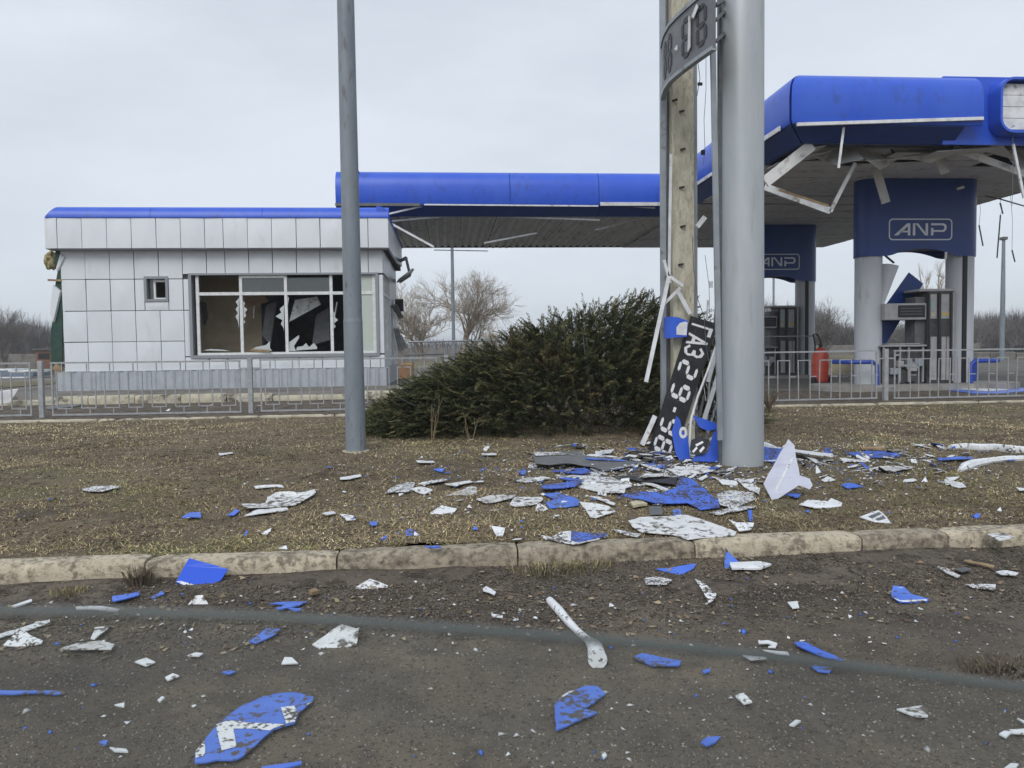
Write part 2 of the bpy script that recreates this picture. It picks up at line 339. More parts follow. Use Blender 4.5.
# kerb between road and lawn: concrete blocks, each worn differently
kerb = empty('kerb', (0, KY, 0), 'worn concrete kerb of long blocks between the road and the lawn', 'kerb')
kerb['kind'] = 'structure'; del kerb['category']
def kerb_block(x0, x1, y0, z0, h, w, seed, m, parent, name='kerb_block'):
    rr = random.Random(seed); mb = MB(); n = max(4, int((x1-x0)/.07)); prof0 = [(0, -.1), (0, h*.45), (.004, h*.8), (.022, h*.97), (.05, h), (w-.03, h), (w, h*.9), (w, -.1)]
    dz = rr.uniform(-.008, .008); tl = rr.uniform(-.008, .008); rows = []
    for i in range(n+1):
        t = i/n; x = x0+(x1-x0)*t; rows.append([])
        e = 1 if i in (0, n) else 0
        for j, (o, z) in enumerate(prof0):
            g = rr.uniform(-1, 1)
            oo = o+(.004*g if 0 < j < 6 else 0)+(.008 if e and j < 5 else 0); zz = z+dz+tl*t+(.0025*rr.uniform(-1, 1) if j in (2, 3, 4, 5) else 0)-(.012 if e and 2 < j < 7 else 0)
            if j in (2, 3, 4) and vnoise(x*6, seed*3.7, 3) > .86: oo += .02; zz -= .012
            rows[-1].append((x, y0+oo, z0+zz))
    n2 = len(prof0); vs = [v for r in rows for v in r]
    fs = [(i*n2+j, i*n2+j+1, (i+1)*n2+j+1, (i+1)*n2+j) for i in range(n) for j in range(n2-1)]
    fs += [tuple(range(n2)), tuple(n*n2+j for j in range(n2-1, -1, -1))]
    mb.add(vs, fs); return mb.build(name, m, parent, smooth=True)
joints = [PY(p, q, KY).x for p, q in ((-420, 600), (-130, 590), (145, 580), (337, 575), (518, 567), (695, 560), (862, 552), (948, 548), (1130, 540), (1400, 530))]
xs = [joints[0]-3*2.0, joints[0]-2.0]+joints+[joints[-1]+2.0, joints[-1]+6]
for i in range(len(xs)-1): kerb_block(xs[i]+.006, xs[i+1]-.006, KY-.01, 0, .145, .19, i+3, M_KERBD if i in (5, 6, 8) else M_KERB, kerb)
# thin edging in front of the fence
edge = empty('edging', (0, 13.5, .3), 'thin pale concrete edging along the lawn', 'edging'); edge['kind'] = 'structure'; del edge['category']
for i in range(16):
    x0 = -12+i*2.0
    if -2.4 < x0 < 4 and random.random() < .3: continue
    kerb_block(x0+.01, x0+1.98, 13.55, .31, .055, .07, 60+i, M_CKERB, edge, 'edging_block')
# raised pavement round the kiosk with a cream painted kerb
PVX1 = PZ(402, 388, .55).x
sheet('pavement', steps((-60, PVX1-.5, 2), (PVX1-.5, PVX1, .5)), [17.79, 17.81]+steps((18.5, 33, 1)), lambda X, Y: np.where(Y < 17.8, .30, .555), M_PAVE)
ck = empty('platform_kerb', (-6, 17.62, .34), 'cream painted kerb blocks edging the kiosk pavement', 'kerb'); ck['kind'] = 'structure'; del ck['category']
x = -22.0; k = 0
while x < PVX1:
    x1 = min(x+1.0, PVX1); dmg = k % 7 in (4, 5) and x > -11
    kerb_block(x+.008, x1-.008, 17.62+(.05 if dmg else 0), .33, .22-(.06 if dmg else 0), .18, 90+k, M_CKERB, ck); x = x1; k += 1
MB().box(PVX1-.02, PVX1+.15, 17.8, 33, .3, .56).build('kerb_side', M_CKERB, ck)
sheet('grass_verge', steps((-40, -12.6, 1.2)), steps((19.3, 29, .6)), lambda X, Y: .575+.02*fbm(X, Y, 2), M_FIELD)

# ---------------------------------------------------------------- dead grass, crumbs, leaves (uncountable)
def frustum_pts(n, y0, y1, pw=1.0):
    """random points on the ground inside the view and a margin round it"""
    y = (y0**(1-pw)+(y1**(1-pw)-y0**(1-pw))*rng.random(n))**(1/(1-pw)) if pw != 1 else y0*(y1/y0)**rng.random(n)
    c = y*.084; x = c+(rng.random(n)*2-1)*(y*.72+.5)
    return x, y
def grass(n):
    x, y = frustum_pts(n, 5.1, 14.0, 1.35)
    d = fbm(x*.9, y*.9, 21, 3); d2 = fbm(x*4, y*5, 27, 3); keep = rng.random(n) < np.clip(.66+1.8*d+1.6*d2, .04, 1)
    nearbush = (np.abs(x-1.2) < 2.4) & (y > 9.4); nearp = ((x-2.0)**2/1.6+(y-7.4)**2/.6) < 1
    keep &= ~(nearp & (rng.random(n) < .8)); x = x[keep]; y = y[keep]; n = len(x)
    z = gz(x, y)-.004
    ln = (.022+.036*rng.random(n))*(1+.4*(vnoise(x*2, y*2, 55) > .7)); az = rng.random(n)*6.283; el = np.radians(2+34*rng.random(n)**2.4)
    wd = (.0016+.0013*rng.random(n))*np.clip(y/6, 1, 2.0)
    dx = np.cos(az)*np.cos(el); dy = np.sin(az)*np.cos(el); dz = np.sin(el)
    sx = -np.sin(az)*wd; sy = np.cos(az)*wd
    b0 = np.c_[x-sx, y-sy, z]; b1 = np.c_[x+sx, y+sy, z]; m = np.c_[x+dx*ln*.6, y+dy*ln*.6, z+dz*ln*.7]; t = np.c_[x+dx*ln, y+dy*ln, z+dz*ln*.75]
    m0 = m-np.c_[sx, sy, 0*sx]*.8; m1 = m+np.c_[sx, sy, 0*sx]*.8
    V = np.stack([b0, b1, m1, m0, t], 1).reshape(-1, 3); i = np.arange(n)*5
    T = np.concatenate([np.c_[i, i+1, i+2], np.c_[i, i+2, i+3], np.c_[i+3, i+2, i+4]])
    pal = np.array([(.30, .245, .155), (.23, .18, .115), (.14, .107, .072), (.38, .32, .21), (.19, .185, .085), (.08, .06, .043)])
    far = np.clip((y-7)/4, 0, 1); gp = (fbm(x*.5, y*.7, 77, 3) > .10)
    pr = rng.random(n); c = np.where(pr < .30-.1*far, 1, np.where(pr < .52-.22*far, 2, np.where(pr < .70, 0, np.where(pr < .82+.05*far, 3, np.where(pr < .93, 4, 5)))))
    c = np.where(gp & (rng.random(n) < .45), 4, c)
    pt = np.clip(.98+1.5*fbm(x*.55, y*.8, 91, 3)+.9*fbm(x*3, y*4, 95, 2), .42, 1.5); C = np.repeat(pal[c]*(.7+.75*rng.random((n, 1)))*pt[:, None]*np.array([1.52, 1.50, 1.38]), 5, 0)
    return V, T, C
V, T, C = grass(420000)
tag(npmesh('dead_grass', V, T, M_ATTR, C, kind='stuff'), 'short matted dead grass covering the lawn', 'grass')
def crumbs(n, xy, size, pal, flat=.6, zf=gz, lift=0):
    x, y = xy; n = len(x); z = zf(x, y)+lift
    s = size[0]+(size[1]-size[0])*rng.random(n)**2.2
    base = np.array([(1, 0, 0), (-.4, .9, 0), (-.5, -.8, 0), (0, 0, 1.)])[None]+rng.normal(0, .28, (n, 4, 3))
    base[:, :, 2] *= flat; a = rng.random(n)*6.283; ca, sa = np.cos(a), np.sin(a)
    X = base[:, :, 0]*ca[:, None]-base[:, :, 1]*sa[:, None]; Y = base[:, :, 0]*sa[:, None]+base[:, :, 1]*ca[:, None]
    V = np.stack([x[:, None]+X*s[:, None], y[:, None]+Y*s[:, None], z[:, None]+(base[:, :, 2]-.12)*s[:, None]], 2).reshape(-1, 3)
    i = np.arange(n)*4; T = np.concatenate([np.c_[i, i+1, i+3], np.c_[i+1, i+2, i+3], np.c_[i+2, i, i+3], np.c_[i, i+2, i+1]])
    pal = np.array(pal); C = np.repeat(pal[rng.integers(0, len(pal), n)]*(.7+.6*rng.random((n, 1))), 4, 0)
    return V, T, C
soil = [(.125, .103, .083), (.165, .138, .112), (.07, .057, .046), (.105, .086, .069), (.22, .19, .155)]
x, y = frustum_pts(60000, 3.75, 4.95, 1.2); k = rng.random(len(x)) < np.clip((y-3.7)*1.6+.6*fbm(x*.8, y*2, 61), .05, 1)
V, T, C = crumbs(0, (x[k], y[k]), (.002, .012), soil, zf=lambda X, Y: gz(X, Y)+.004)
tag(npmesh('soil_crumbs', V, T, M_ATTR, C, kind='stuff'), 'brown crumbly soil along the foot of the kerb', 'soil')
x, y = frustum_pts(60000, 1.9, 4.6, 1.3)
V, T, C = crumbs(0, (x, y), (.002, .010), [(.15, .132, .112), (.20, .18, .153), (.09, .078, .068), (.28, .26, .23), (.18, .15, .12), (.12, .10, .085)], zf=gz, lift=.0006)
tag(npmesh('road_grit', V, T, M_ATTR, C, kind='stuff'), 'fine grit and gravel over the dirty asphalt', 'gravel')
x, y = frustum_pts(26000, 5.1, 14, 1.5)
V, T, C = crumbs(0, (x, y), (.004, .02), soil+[(.05, .04, .03)], zf=gz)
tag(npmesh('lawn_clods', V, T, M_ATTR, C, kind='stuff'), 'small earth clods among the dead grass', 'soil')
def leaves(n, y0, y1, pw):
    x, y = frustum_pts(n, y0, y1, pw); z = gz(x, y)+.006; s = .008+.017*rng.random(n); a = rng.random(n)*6.283
    q = np.array([(-1, 0), (0, -.5), (1, 0), (0, .5)])[None]+rng.normal(0, .12, (n, 4, 2)); tz = rng.normal(0, .35, (n, 4))
    X = q[:, :, 0]*np.cos(a)[:, None]-q[:, :, 1]*np.sin(a)[:, None]; Y = q[:, :, 0]*np.sin(a)[:, None]+q[:, :, 1]*np.cos(a)[:, None]
    V = np.stack([x[:, None]+X*s[:, None], y[:, None]+Y*s[:, None], z[:, None]+np.abs(tz)*s[:, None]], 2).reshape(-1, 3)
    i = np.arange(n)*4; pal = np.array([(.27, .21, .14), (.20, .15, .10), (.13, .09, .065), (.33, .27, .19)])
    return V, np.concatenate([np.c_[i, i+1, i+2], np.c_[i, i+2, i+3]]), np.repeat(pal[rng.integers(0, 4, n)]*(.7+.5*rng.random((n, 1))), 4, 0)
V1, T1, C1 = leaves(900, 3.7, 5, 1.2); V2, T2, C2 = leaves(3500, 5.1, 13.5, 1.4)
tag(npmesh('leaf_litter', np.r_[V1, V2], np.r_[T1, T2+len(V1)], M_ATTR, np.r_[C1, C2], kind='stuff'), 'dry brown leaf litter on the lawn and soil', 'leaves')
# tufts of grass at the kerb
def tuft(px, py, n, hgt, pal, label, spread=.12, droop=.5):
    p = GR(px, py); z0 = float(gz(p.x, p.y)); vs = []; fs = []; cs = []
    for k in range(n):
        a = rng.random()*6.283; r = spread*rng.random()**.7; bx = p.x+math.cos(a)*r*1.6; by = p.y+math.sin(a)*r; l = hgt*(.5+.6*rng.random()); ln = droop*rng.random()
        w = .003; dx, dy = math.cos(a)*ln*l, math.sin(a)*ln*l; b = len(vs)
        vs += [(bx-w, by, z0-.01), (bx+w, by, z0-.01), (bx+dx*.5+w, by+dy*.5, z0+l*.65), (bx+dx*.5-w, by+dy*.5, z0+l*.65), (bx+dx*1.3, by+dy*1.3, z0+l*(1-.35*ln))]
        fs += [(b, b+1, b+2), (b, b+2, b+3), (b+3, b+2, b+4)]; cs += [np.array(pal[rng.integers(0, len(pal))])*(.7+.6*rng.random())]*5
    o = npmesh('grass_tuft', np.array(vs), np.array(fs), M_ATTR, np.array(cs)); tag(o, label, 'grass tuft'); return o
GP = [(.19, .18, .09), (.30, .26, .15), (.16, .13, .075)]; DP = [(.11, .088, .065), (.15, .12, .085), (.08, .064, .05)]
tuft(142, 590, 90, .13, DP, 'dark dead grass tuft against the kerb left of the blue panel', .05, .8)
tuft(548, 575, 120, .075, GP, 'green and straw grass tuft at the middle of the kerb', .15, 1.3)
tuft(590, 572, 70, .06, GP, 'smaller green grass tuft right of the bigger one at the kerb', .10, 1.3)
tuft(70, 598, 60, .06, GP, 'low grass tuft below the left end of the kerb', .07)
tuft(1000, 668, 260, .03, DP, 'dark dead grass tuft at the right edge by the road', .12, 1.5)

# ================================================================ KIOSK
FY = 20.4                                     # facade plane
bx = lambda px, y=FY, q=300: PY(px, q, y).x
kz = lambda py, px=100, y=FY: PY(px, py, y).z
KX0, KX1 = bx(62), bx(383.6)
KZ = .555; DEP = 5.6
Z0, Z1, Z2, Z3, Z4 = [kz(p) for p in (371.5, 342, 311, 279.3, 249.4)]      # panel rows, bottom to top
kiosk = empty('station_kiosk', ((KX0+KX1)/2, FY, KZ), 'single storey filling station kiosk clad in silver panels with blown out windows', 'building')
WX0, WX1, WZ0, WZ1 = bx(191), bx(377), kz(354.5, 260), kz(275, 260)
SX0, SX1, SZ0, SZ1 = bx(146), bx(167.5), kz(300.5, 156), kz(277.5, 156)
T = .28                                       # wall body behind the cladding
yb = FY+.05
ROOFZ = kz(217.5, 215, FY-.35); TOPZ = kz(206.5, 215, FY-.2)
w = MB()
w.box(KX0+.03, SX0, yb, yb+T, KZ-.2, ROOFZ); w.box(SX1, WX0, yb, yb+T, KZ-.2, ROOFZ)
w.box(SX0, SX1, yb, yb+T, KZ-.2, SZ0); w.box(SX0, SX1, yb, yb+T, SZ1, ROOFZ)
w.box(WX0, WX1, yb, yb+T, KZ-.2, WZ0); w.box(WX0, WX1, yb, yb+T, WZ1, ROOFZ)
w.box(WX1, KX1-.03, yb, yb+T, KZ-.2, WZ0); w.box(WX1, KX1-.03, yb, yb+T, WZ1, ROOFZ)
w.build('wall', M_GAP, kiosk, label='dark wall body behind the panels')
MB().box(KX0+.03, KX0+.25, yb+T, FY+DEP, KZ-.2, ROOFZ).build('wall', M_GREEN, kiosk, label='left end wall stripped to green membrane')
MB().box(KX0+.25, KX1-.05, FY+DEP-.2, FY+DEP, KZ-.2, ROOFZ).build('wall', M_PANEL, kiosk)
# right end wall with window band and doorway
SW0, SW1, SD0, SD1 = FY+.5, FY+2.5, FY+2.9, FY+3.9
w = MB()
for a, b, c, d in ((yb+T, SW0, KZ-.2, ROOFZ), (SW0, SW1, KZ-.2, WZ0), (SW0, SW1, WZ1, ROOFZ), (SW1, SD0, KZ-.2, ROOFZ), (SD0, SD1, KZ+2.3, ROOFZ), (SD1, FY+DEP, KZ-.2, ROOFZ)):
    w.box(KX1-.28, KX1-.03, a, b, c, d)
w.build('wall', M_PANEL, kiosk, label='right end wall')
fr = MB()
for yy in np.linspace(SW0, SW1, 5): fr.box(KX1-.1, KX1-.02, yy-.03, yy+.03, WZ0, WZ1)
fr.box(KX1-.1, KX1-.021, SW0, SW1, WZ0, WZ0+.05); fr.box(KX1-.1, KX1-.021, SW0, SW1, kz(293.4, 260)-.03, kz(293.4, 260)+.03)
fr.build('window_frame', M_FRAME, kiosk, label='frame of the side window')
for k, yy in enumerate(np.linspace(SW0+.07, SW1-.4, 6)):
    h = random.uniform(.7, 1.2); mb = MB(); mb.prism([(KX1-.06, yy, WZ0), (KX1-.06, yy+.16, WZ0), (KX1-.05, yy+.22, WZ0+h*.6), (KX1-.06, yy+.1, WZ0+h), (KX1-.07, yy-.02, WZ0+h*.7)], (-.006, 0, 0)).build('glass_shard', M_SHARD, kiosk)
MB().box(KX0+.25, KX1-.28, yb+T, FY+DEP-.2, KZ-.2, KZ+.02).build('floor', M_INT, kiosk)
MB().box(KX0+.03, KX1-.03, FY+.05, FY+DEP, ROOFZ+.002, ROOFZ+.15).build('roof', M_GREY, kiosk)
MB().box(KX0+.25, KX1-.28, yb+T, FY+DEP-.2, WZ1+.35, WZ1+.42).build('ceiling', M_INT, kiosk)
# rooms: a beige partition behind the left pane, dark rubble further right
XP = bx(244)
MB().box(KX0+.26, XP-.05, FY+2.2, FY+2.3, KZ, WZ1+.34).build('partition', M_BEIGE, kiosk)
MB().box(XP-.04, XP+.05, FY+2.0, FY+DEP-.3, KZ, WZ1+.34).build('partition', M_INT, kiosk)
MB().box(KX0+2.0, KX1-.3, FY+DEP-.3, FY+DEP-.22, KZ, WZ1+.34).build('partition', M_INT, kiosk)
def wp(px, py, y): return PY(px, py, y)
for pts, y, m, nm in (([(289, 322), (295, 300), (316, 297), (320, 305), (300, 316)], FY+.9, M_WHITE, 'ceiling_tile'),
                      ([(262, 335), (266, 305), (276, 302), (272, 332), (270, 345)], FY+1.6, M_GREY, 'ceiling_tile'),
                      ([(312, 345), (316, 315), (328, 308), (330, 340)], FY+1.4, M_GREY, 'ceiling_tile'),
                      ([(245, 299), (264, 295), (268, 302), (248, 307)], FY+1.2, M_CARD, 'timber_board'),
                      ([(200, 302), (205, 304), (207, 318), (204, 326), (202, 312)], FY+2.1, M_GREY, 'plaster_hole')):
    MB().prism([wp(a, b, y) for a, b in pts], (.02, .05, .02)).build(nm, m, kiosk)
MB().tube([wp(254, 306, FY+.8), wp(253.5, 318, FY+.8)], .008, 5).build('hanging_cable', M_WHITE, kiosk); MB().tube([wp(337, 302, FY+.7), wp(333, 325, FY+.7)], .02, 5).build('hanging_cable', M_WHITE, kiosk)
mb = MB()
for k in range(22):
    c = Vector((random.uniform(XP, KX1-.8), FY+random.uniform(.5, 3), KZ+.02)); h = random.uniform(.1, .6)
    mb.hexa([c+Vector((random.uniform(-.4, -.1)*(1 if i in (0, 3, 4, 7) else -1), random.uniform(.1, .35)*(-1 if i in (0, 1, 4, 5) else 1), 0 if i < 4 else h*random.uniform(.5, 1))) for i in range(8)])
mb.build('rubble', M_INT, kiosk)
# cladding panels
def panel(x0, x1, z0, z1, y=FY, g=.008, tilt=0, name='panel'):
    """shallow folded metal cassette with a slightly bulged face"""
    mb = MB(); n = 5; vs = []; b = random.uniform(.003, .013); sx = random.uniform(-.007, .007)+tilt; sz = random.uniform(-.006, .006); g = g*random.uniform(.7, 1.4); x0 += g; x1 -= g; z0 += g; z1 -= g
    for j in range(n):
        for i in range(n):
            u, v = i/(n-1), j/(n-1); bul = b*(1-(2*u-1)**2)*(1-(2*v-1)**2)*2
            vs.append((x0+(x1-x0)*u, y-bul+sx*(u-.5)*2+sz*(v-.5)*2, z0+(z1-z0)*v))
    fs = [(j*n+i, j*n+i+1, (j+1)*n+i+1, (j+1)*n+i) for j in range(n-1) for i in range(n-1)]
    rim = [i for i in range(n)]+[n-1+n*j for j in range(1, n)]+[n*n-1-i for i in range(1, n)]+[n*(n-1)-n*j for j in range(1, n-1)]
    k = len(vs); vs += [(vs[r][0], y+.045, vs[r][2]) for r in rim]; m = len(rim)
    fs += [(rim[i], rim[(i+1) % m], k+(i+1) % m, k+i) for i in range(m)]
    mb.add(vs, fs); return mb.build(name, M_PANEL, kiosk, smooth=True)
VS = [62, 86.3, 110.7, 135, 159.6, 183.4, 207.5, 226, 249.7, 273.5, 297.3, 321, 345, 369, 383.6]
VX = [bx(p) for p in VS]
for i in range(14): panel(VX[i], VX[i+1], max(Z3, WZ1+.03) if i >= 5 else Z3, Z4)
for i in range(5):
    for a, b in ((Z0, Z1), (Z1, Z2), (Z2, Z3)):
        if i in (3, 4) and a == Z2: continue
        panel(VX[i], VX[i+1], a, b)
panel(VX[3], SX0-.03, Z2, Z3); panel(SX1+.03, VX[5], Z2, Z3)
panel(SX0-.03, SX1+.03, Z2, SZ0-.03)
for a, b in ((WZ0-.03, Z2), (Z2, Z3)): panel(VX[5], WX0-.04, a, b)
for i in range(5, 14): panel(VX[i], VX[i+1], Z0, WZ0-.04)
panel(WX1+.04, KX1, WZ0-.02, WZ1)
# parapet
PYF = FY-.35
PS = [44, 57, 81.4, 106.5, 131, 156, 180.3, 204.5, 223, 247.4, 271.5, 296, 320, 344, 368, 388.5]
PXs = [bx(p, PYF, 232) for p in PS]; PZ0, PZ1 = kz(248.5, 100, PYF), kz(217.8, 100, PYF)
for i in range(15): panel(PXs[i], PXs[i+1], PZ0, PZ1, PYF, tilt=(-.02 if i == 0 else 0), name='parapet_panel')
MB().box(PXs[0]+.03, PXs[-1]-.01, PYF+.047, FY+.04, PZ0+.02, PZ1-.01).build('parapet_core', M_GAP, kiosk)
MB().box(PXs[0]+.02, PXs[-1]-.02, PYF+.02, FY+.049, PZ0-.012, PZ0+.018).build('parapet_soffit', M_WGREY, kiosk)
# parapet along the right end, and the back
for k in range(8):
    y0 = PYF+.06+k*.72; y1 = y0+.70
    MB().box(PXs[-1]-.05, PXs[-1], y0+.01, y1-.01, PZ0+(0 if k < 4 else .05*k-.2), PZ1).build('parapet_panel', M_PANEL, kiosk)
MB().box(KX1-.029, PXs[-1]-.055, PYF+.06, FY+DEP, PZ0+.02, PZ1-.01).build('parapet_core', M_GAP, kiosk)
for k in range(4):
    y0 = FY+.06+k*.7
    MB().box(KX1-.028, KX1+.012, y0+.01, y0+.69, max(Z3, WZ1+.05), PZ0-.02).build('panel', M_PANEL, kiosk)
# rounded blue roof edge in lengths
prof = [(0, 0), (.0, .06), (-.03, .16), (-.09, .25), (-.18, .31), (-.32, .335), (-.32, .0)]
sc = (TOPZ-PZ1)/.335
prof = [(a, PZ1+.004+b*sc) for a, b in prof]
cuts = [44, 150, 262, 388.5]
for i in range(3):
    a, b = bx(cuts[i], PYF, 212)+.004, bx(cuts[i+1], PYF, 212)-.004
    mb = MB(); mb.sweep(prof, (a, PYF-.02, 0), (b, PYF-.02, 0), (0, -1, 0), closed=True)
    if i == 0:
        for j, v in enumerate(mb.v[:7]): mb.v[j] = (v[0]+(v[2]-PZ1)*.75, v[1], v[2])
    mb.build('roof_edge', M_BLUE, kiosk, smooth=True)
mb = MB(); mb.sweep(prof, (PXs[-1]+.02, PYF+.02, 0), (PXs[-1]+.02, FY+DEP, 0), (1, 0, 0), closed=True); mb.build('roof_edge', M_BLUE, kiosk, smooth=True)
# plinth of ribbed sheet
mb = MB(); n = 74; xs_ = np.linspace(bx(53), bx(385), n*2); vs = []
for i, xx in enumerate(xs_):
    o = -.05 if (i//2) % 2 else -.025
    vs += [(xx, FY+o, KZ-.01), (xx, FY+o, Z0)]
mb.add(vs, [(2*i, 2*i+2, 2*i+3, 2*i+1) for i in range(len(xs_)-1)])
mb.add([(xs_[0], FY-.05, Z0), (xs_[-1], FY-.05, Z0), (xs_[-1], FY+.05, Z0+.012), (xs_[0], FY+.05, Z0+.012)], [(0, 1, 2, 3)])
mb.build('plinth', M_PLINTH, kiosk)
MB().box(KX1-.02, KX1+.03, FY-.03, FY+DEP, KZ, Z0).build('plinth', M_PLINTH, kiosk)
# big window
wf = MB(); g = .05
for a, b, c, d in ((WX0-.045, WX0+.03, WZ0-.08, WZ1+.05), (WX1-.03, WX1+.045, WZ0-.08, WZ1+.05)): wf.box(a, b, FY-.045, FY+.2, c, d)
wf.box(WX0+.03, WX1-.03, FY-.045, FY+.2, WZ1, WZ1+.05); wf.box(WX0+.03, WX1-.03, FY-.06, FY+.2, WZ0-.08, WZ0)
win = wf.build('window', M_WGREY, kiosk, label='wide four light window with broken panes')
MX = [bx(p) for p in (197, 240.5, 285.5, 331, 374)]; ZT = kz(293.4, 260)
wf = MB()
for i, xx in enumerate(MX): wf.box(xx-.038, xx+.038, FY+.04, FY+.10, WZ0+.001, WZ1-.002)
wf.box(MX[0], MX[-1], FY+.035, FY+.095, WZ0+.001, WZ0+.06); wf.box(MX[0], MX[-1], FY+.035, FY+.095, ZT-.04, ZT+.04)
wf.box(MX[1]+.04, MX[2]-.04, FY+.03, FY+.09, WZ1-.07, WZ1-.004)
wf.build('frame', M_FRAME, win)
for i in (1, 2): MB().box(MX[i]+.04, MX[i+1]-.04, FY+.06, FY+.066, ZT+.042, WZ1-.07).build('pane', M_GLASS, win)
xs1 = bx(357); MB().box(xs1, MX[4]-.04, FY+.06, FY+.066, WZ0+.062, ZT-.042).build('pane', M_FILM, win)
MB().box(xs1, MX[4]-.04, FY+.06, FY+.066, ZT+.042, WZ1-.01).build('pane', M_FILM, win)
wf2 = MB(); wf2.box(xs1-.04, xs1-.002, FY+.04, FY+.10, WZ0+.061, WZ1-.01); wf2.build('frame', M_FRAME, win)
def shard(pts, y=FY+.07, m=M_SHARD): MB().prism([wp(a, b, y) for a, b in pts], (0, .006, 0)).build('glass_shard', m, win)
def jag(x0, y0, x1, y1, side, amp, n):
    pts = [(x0, y0)]
    for k in range(1, n*2):
        t = k/(n*2); a = amp*(random.uniform(.5, 1) if k % 2 else random.uniform(.1, .4))*math.sin(math.pi*min(1, t*1.6+.15))
        pts.append((x0+(x1-x0)*t+side*a, y0+(y1-y0)*t))
    return pts+[(x1, y1)]
shard(jag(239, 298, 239, 350.5, -1, 7, 7)); shard(jag(242, 300, 242, 350.5, 1, 8, 8)); shard(jag(284, 305, 284, 350.5, -1, 9, 6)); shard(jag(332.5, 310, 332.5, 350, 1, 6, 6))
shard([(287, 351), (288, 343), (299, 335), (299, 338), (294, 346), (296, 351)]); shard([(296, 350.5), (297, 347), (303, 346), (306, 343), (309, 347), (314, 343), (317, 347), (317, 349)])
shard([(250, 350.5), (256, 347), (266, 345), (270, 341), (270, 348), (272, 351)]); shard([(203, 350.5), (210, 349), (222, 349.5), (230, 351)])
shard([(197.5, 296), (200, 297), (199, 320), (197.7, 345)]); shard([(286.5, 294.8), (289, 298), (287, 312)])
MB().bar(wp(251, 350, FY+.02), wp(270, 351, FY-.02), .06, .02).build('timber_piece', M_WOOD, win)
# small window
wf = MB(); e = .035
wf.box(SX0-.03, SX0+e, FY-.03, FY+.2, SZ0-.03, SZ1+.03); wf.box(SX1-e, SX1+.03, FY-.03, FY+.2, SZ0-.03, SZ1+.03)
wf.box(SX0+e, SX1-e, FY-.03, FY+.2, SZ1-e, SZ1+.03); wf.box(SX0+e, SX1-e, FY-.03, FY+.2, SZ0-.03, SZ0+e)
sw = wf.build('window', M_WGREY, kiosk, label='small square toilet window')
wf = MB(); q = (SX0+SX1)/2-.1
wf.box(q, q+.05, FY+.08, FY+.14, SZ0+e, SZ1-e); wf.box(q+.05, SX1-e, FY+.08, FY+.14, SZ1-.11, SZ1-.05); wf.box(q+.05, SX1-e, FY+.08, FY+.14, SZ0+e, SZ0+.075)
wf.build('frame', M_FRAME, sw)
MB().box(SX0+e, q, FY+.1, FY+.106, SZ0+e, SZ1-e).build('pane', M_GLASS, sw)
# torn left corner: membrane, wool, bent sheets
MB().prism([wp(a, b, FY+.06) for a, b in ((62.5, 246), (62.5, 371), (50.5, 371), (51, 330), (53, 318), (53, 300), (55, 286), (57.5, 272), (54.5, 262), (55.5, 247))], (0, .04, 0)).build('torn_membrane', M_GREEN, kiosk)
bm = bmesh.new(); bmesh.ops.create_icosphere(bm, subdivisions=3, radius=1); c = wp(50.5, 261, FY+.15)
for v in bm.verts:
    f = 1+.45*(float(vnoise(v.co.x*3+5, v.co.z*3+v.co.y*2, 4))-.5)*2; v.co = Vector((c.x+v.co.x*.12*f, c.y+v.co.y*.15*f, c.z+v.co.z*.24*f))
MB().bm(bm).build('mineral_wool', M_WOOL, kiosk)
MB().prism([wp(a, b, FY-.05) for a, b in ((60, 254), (64, 257), (57, 271), (55.5, 270))], (.03, .03, 0)).build('bent_panel', M_PANEL, kiosk)
MB().prism([wp(a, b, FY-.02) for a, b in ((53, 285), (60, 291), (58, 300), (53, 322), (50, 313), (51, 300))], (.02, .06, 0)).build('bent_panel', M_PANEL, kiosk)
MB().bar(wp(48, 280, FY), wp(62, 280.5, FY), .05, .04).build('batten', M_WOOD, kiosk)
MB().bar(wp(56, 371, FY+.02), wp(60, 366, FY+.02), .2, .1).build('timber_piece', M_WOOD, kiosk)
# bits on the right end
xe = KX1
MB().box(xe+.03, xe+.28, FY+4.0, FY+4.3, kz(311, 408, FY+4), kz(299, 408, FY+4)).build('black_lamp_box', M_DARK, kiosk)
mb = MB(); a_, b_, c_ = PX(400, 262, xe+.2), PX(406, 258, xe+.5), PX(410, 275, xe+.6)
mb.bar(PX(398, 262, xe+.02), b_, .08, .08); mb.bar(b_, c_, .08, .08); mb.bar(c_, PX(400, 282, xe+.05), .07, .07); mb.bar(PX(398, 281, xe+.02), PX(412, 271, xe+.9), .12, .05); mb.build('torn_bracket', M_GREY, kiosk)
for k, (a, b) in enumerate((((394, 305), (401, 318)), ((396, 328), (401, 350)), ((399, 335), (405, 348)))): MB().bar(PX(a[0], a[1], xe+.08), PX(b[0], b[1], xe+.12), .18, .03).build('bent_panel', M_WHITE if k else M_GREY, kiosk)

